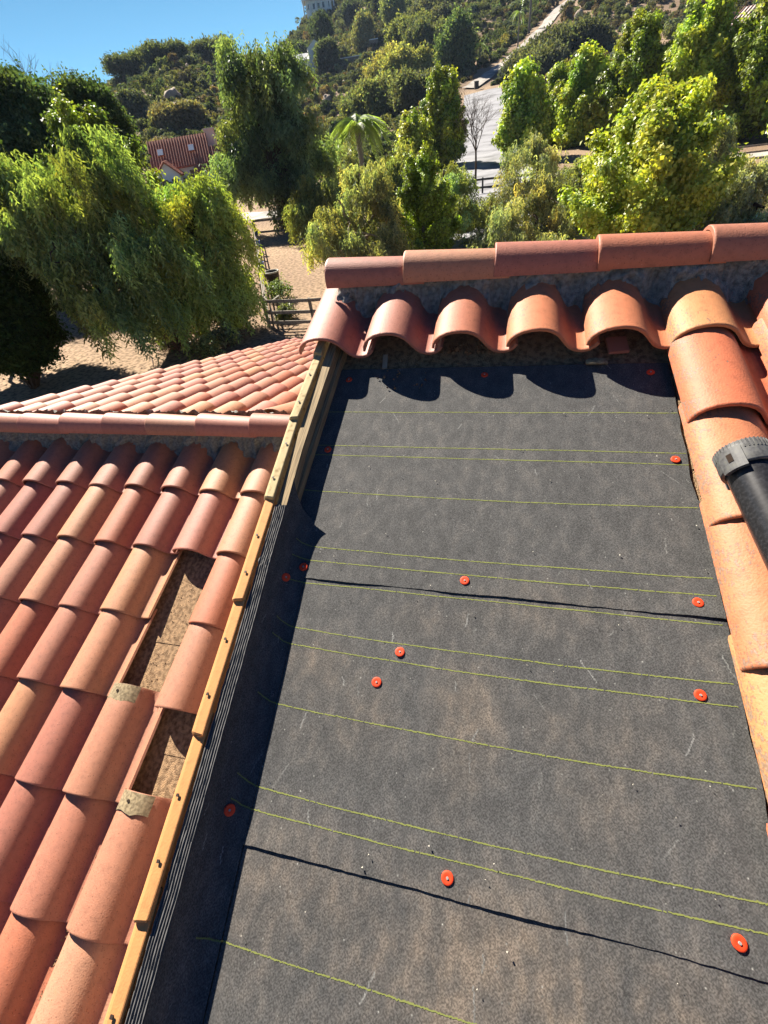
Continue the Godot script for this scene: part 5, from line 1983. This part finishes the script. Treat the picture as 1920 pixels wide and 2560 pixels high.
# ------------------------------------------------------------------ brush, oaks and boulders of the hillside
func build_hill_plants() -> void:
	var rng := RandomNumberGenerator.new()
	rng.seed = 700
	var meshes := []
	for k in 6:
		meshes.append(bush_mesh(720 + k, 420, 0.15))
	var xs := [[], [], [], [], [], []]
	var cs := [[], [], [], [], [], []]
	var kinds := [Color(0.102, 0.128, 0.072), Color(0.142, 0.166, 0.104), Color(0.176, 0.193, 0.139), Color(0.193, 0.151, 0.118), Color(0.226, 0.237, 0.121), Color(0.149, 0.110, 0.089)]
	var zone := FastNoiseLite.new()
	zone.seed = 2
	zone.frequency = 0.02
	for k in 30000:
		var az := deg_to_rad(rng.randf_range(-58.0, 32.0))
		var dist := sqrt(lerpf(78.0 * 78.0, 500.0 * 500.0, rng.randf()))
		var p := Vector3(cam_pos.x + sin(az) * dist, 0, cam_pos.z - cos(az) * dist)
		if near_road(p, 3.0):
			continue
		var z := zone.get_noise_2d(p.x, p.z)
		if dist < 95.0 and rng.randf() < 0.6:
			continue
		if z > 0.42 and rng.randf() < 0.65:      # open stony clearings
			continue
		p.y = height(p.x, p.z) - 0.15
		var r := rng.randf_range(0.55, 1.45) * (1.0 + dist / 800.0)
		if rng.randf() < 0.16:
			r *= 1.7
		var kind := 0
		var q := rng.randf() + z * 0.5
		if rad_to_deg(az) > 1.0 and z < 0.1 and rng.randf() < 0.55:
			kind = 3 if rng.randf() < 0.5 else 5
		elif q < 0.35:
			kind = 0
		elif q < 0.62:
			kind = 1
		elif q < 0.80:
			kind = 2
		elif q < 0.92:
			kind = 3
		else:
			kind = 4
		var w := rng.randi() % 6
		xs[w].append(Transform3D(Basis(Vector3.UP, rng.randf() * TAU) * Basis.from_scale(Vector3(r * rng.randf_range(0.9, 1.3), r * rng.randf_range(0.8, 1.25), r)), p))
		cs[w].append(tinted(kinds[kind], rng, 0.24))
	for w in 6:
		var o := copies(self, "hillside_brush", meshes[w], M.leaf_dull, xs[w], cs[w])
		o.set_meta("kind", "stuff")
		o.set_meta("label", "dense dry chaparral brush covering the hillsides")
		o.set_meta("category", "brush")
	# trees that stand out on the slope: photo x, y of the foot, distance, width and height in metres
	var big := [
		[760, 190, 285.0, 7.0, 11.0, Color(0.083, 0.114, 0.072), "dark pointed tree left of the white gabled house front"],
		[808, 160, 288.0, 8.0, 16.0, Color(0.091, 0.123, 0.074), "tall dark conifer-like tree right of the white gabled house"],
		[822, 178, 280.0, 6.0, 9.0, Color(0.112, 0.143, 0.097), "rounded dark tree beside the concrete apron"],
		[985, 222, 165.0, 9.0, 9.0, Color(0.451, 0.424, 0.182), "yellowing olive-green tree on the lower slope above the palm"],
		[1020, 225, 160.0, 8.5, 8.0, Color(0.356, 0.370, 0.166), "olive-green tree next to the yellowing one on the lower slope"],
		[1135, 190, 150.0, 8.0, 10.0, Color(0.167, 0.232, 0.129), "rounded weeping green tree near the foot of the hill driveway"],
		[960, 290, 125.0, 14.0, 7.0, Color(0.243, 0.263, 0.136), "broad olive oak mound above the queen palm"],
		[1060, 285, 120.0, 10.0, 6.5, Color(0.145, 0.165, 0.114), "dark oak mound left of the narrow upright tree"],
		[915, 128, 290.0, 7.0, 12.0, Color(0.293, 0.293, 0.165), "brown-green column tree near the terrace walls"],
		[978, 75, 300.0, 11.0, 12.0, Color(0.264, 0.303, 0.163), "light green clump of trees below the ridge left of the pole"],
		[1010, 130, 260.0, 13.0, 9.0, Color(0.217, 0.242, 0.124), "wide light olive oak in the middle of the slope"],
		[1060, 145, 240.0, 12.0, 9.0, Color(0.177, 0.202, 0.115), "dark olive oak to the right of the wide light one"],
		[1080, 70, 290.0, 11.0, 11.0, Color(0.161, 0.174, 0.129), "grey-green round oak beside the bare rocky clearing"],
		[1105, 95, 270.0, 9.0, 9.0, Color(0.144, 0.156, 0.118), "grey-green round oak just left of the thin pole"],
		[1330, 190, 132.0, 11.0, 4.0, Color(0.143, 0.157, 0.106), "low dark oak thicket just right of the hill driveway foot"],
		[1400, 150, 140.0, 12.0, 5.0, Color(0.135, 0.149, 0.104), "dark oak thicket above the dense green tree"],
		[880, 60, 400.0, 12.0, 9.0, Color(0.109, 0.129, 0.089), "dark oak clump on the ridge right of the columned house"],
		[960, 30, 380.0, 12.0, 10.0, Color(0.110, 0.136, 0.090), "dark oak clump high on the ridge slope"],
		[330, 185, 230.0, 14.0, 4.0, Color(0.117, 0.143, 0.091), "dark oak on the left shoulder of the brushy hill"],
		[420, 160, 225.0, 14.0, 4.0, Color(0.124, 0.149, 0.093), "dark oak on the crown of the brushy hill"],
		[520, 150, 225.0, 14.0, 4.0, Color(0.130, 0.151, 0.100), "dark oak on the right shoulder of the brushy hill"],
		[435, 330, 125.0, 5.0, 3.6, Color(0.252, 0.220, 0.137), "brownish oak directly above the red tiled house"],
		[480, 325, 128.0, 4.6, 3.4, Color(0.206, 0.192, 0.129), "small brown-green oak above the red roof chimney"],
		[350, 300, 140.0, 6.5, 4.4, Color(0.108, 0.123, 0.083), "dark oak on the hill foot left of the red roof"],
	]
	for i in big.size():
		var q: Array = big[i]
		var b := on_ground(q[0], q[1])
		if Vector2(b.x - cam_pos.x, b.z - cam_pos.z).length() > 560.0:
			b = far_ground(q[0], q[1], q[2])
		var d := Vector2(b.x - cam_pos.x, b.z - cam_pos.z).length()
		var k: float = d / q[2]
		var w: float = q[3] * k * 0.5
		var h: float = q[4] * k
		var lobes := []
		for j in 9:
			lobes.append([rng.randfn(0, 0.5) * w, h * rng.randf_range(0.2, 0.72), rng.randfn(0, 0.4) * w, w * rng.randf_range(0.3, 0.55), h * rng.randf_range(0.18, 0.30), w * 0.45])
		round_tree("hillside_tree", q[6], b, lobes, q[5], 1500, 2.4 + d / 150.0, 800 + i, M.bark, "trees standing out on the hillside")
	# boulders
	var spots := [[412, 195, 3.4], [428, 200, 2.6], [518, 196, 3.0], [514, 224, 2.2], [470, 172, 2.0], [438, 252, 5.0], [448, 280, 4.2], [500, 188, 1.8], [820, 255, 3.2], [812, 262, 2.2], [885, 132, 3.0], [1050, 40, 3.4], [1030, 55, 4.0], [1058, 66, 4.4], [1145, 45, 3.0], [1130, 55, 2.8], [1445, 50, 3.6], [1452, 62, 2.4], [1568, 28, 2.4], [930, 140, 2.6], [860, 208, 2.2], [1055, 212, 2.6], [735, 90, 3.2], [745, 70, 2.4]]
	for i in spots.size():
		var q: Array = spots[i]
		var b := on_ground(q[0], q[1])
		var o := thing("boulder", boulder_label(i), "boulder", b, "pale boulders on the hillside")
		var st := begin(0)
		var f := Vector3(rng.randf_range(0.8, 1.3), rng.randf_range(0.7, 1.3), rng.randf_range(0.8, 1.2))
		ball(st, Vector3(0, 0.12 * q[2], 0), f * q[2] * 0.40, 0.75, i, 14)
		part(o, "rock", done(st), M.rock)


func boulder_label(i: int) -> String:
	if i < 8:
		return "pale granite boulder on the brushy hill above the red tiled house"
	if i in [11, 12, 13, 14, 15]:
		return "pale granite boulder in the bare rocky clearing left of the thin pole"
	if i in [16, 17, 18]:
		return "pale granite boulder on the brown slope above the row of upright trees"
	if i in [22, 23]:
		return "pale granite boulder below the columned hilltop house"
	return "pale granite boulder among oaks on the middle of the slope"
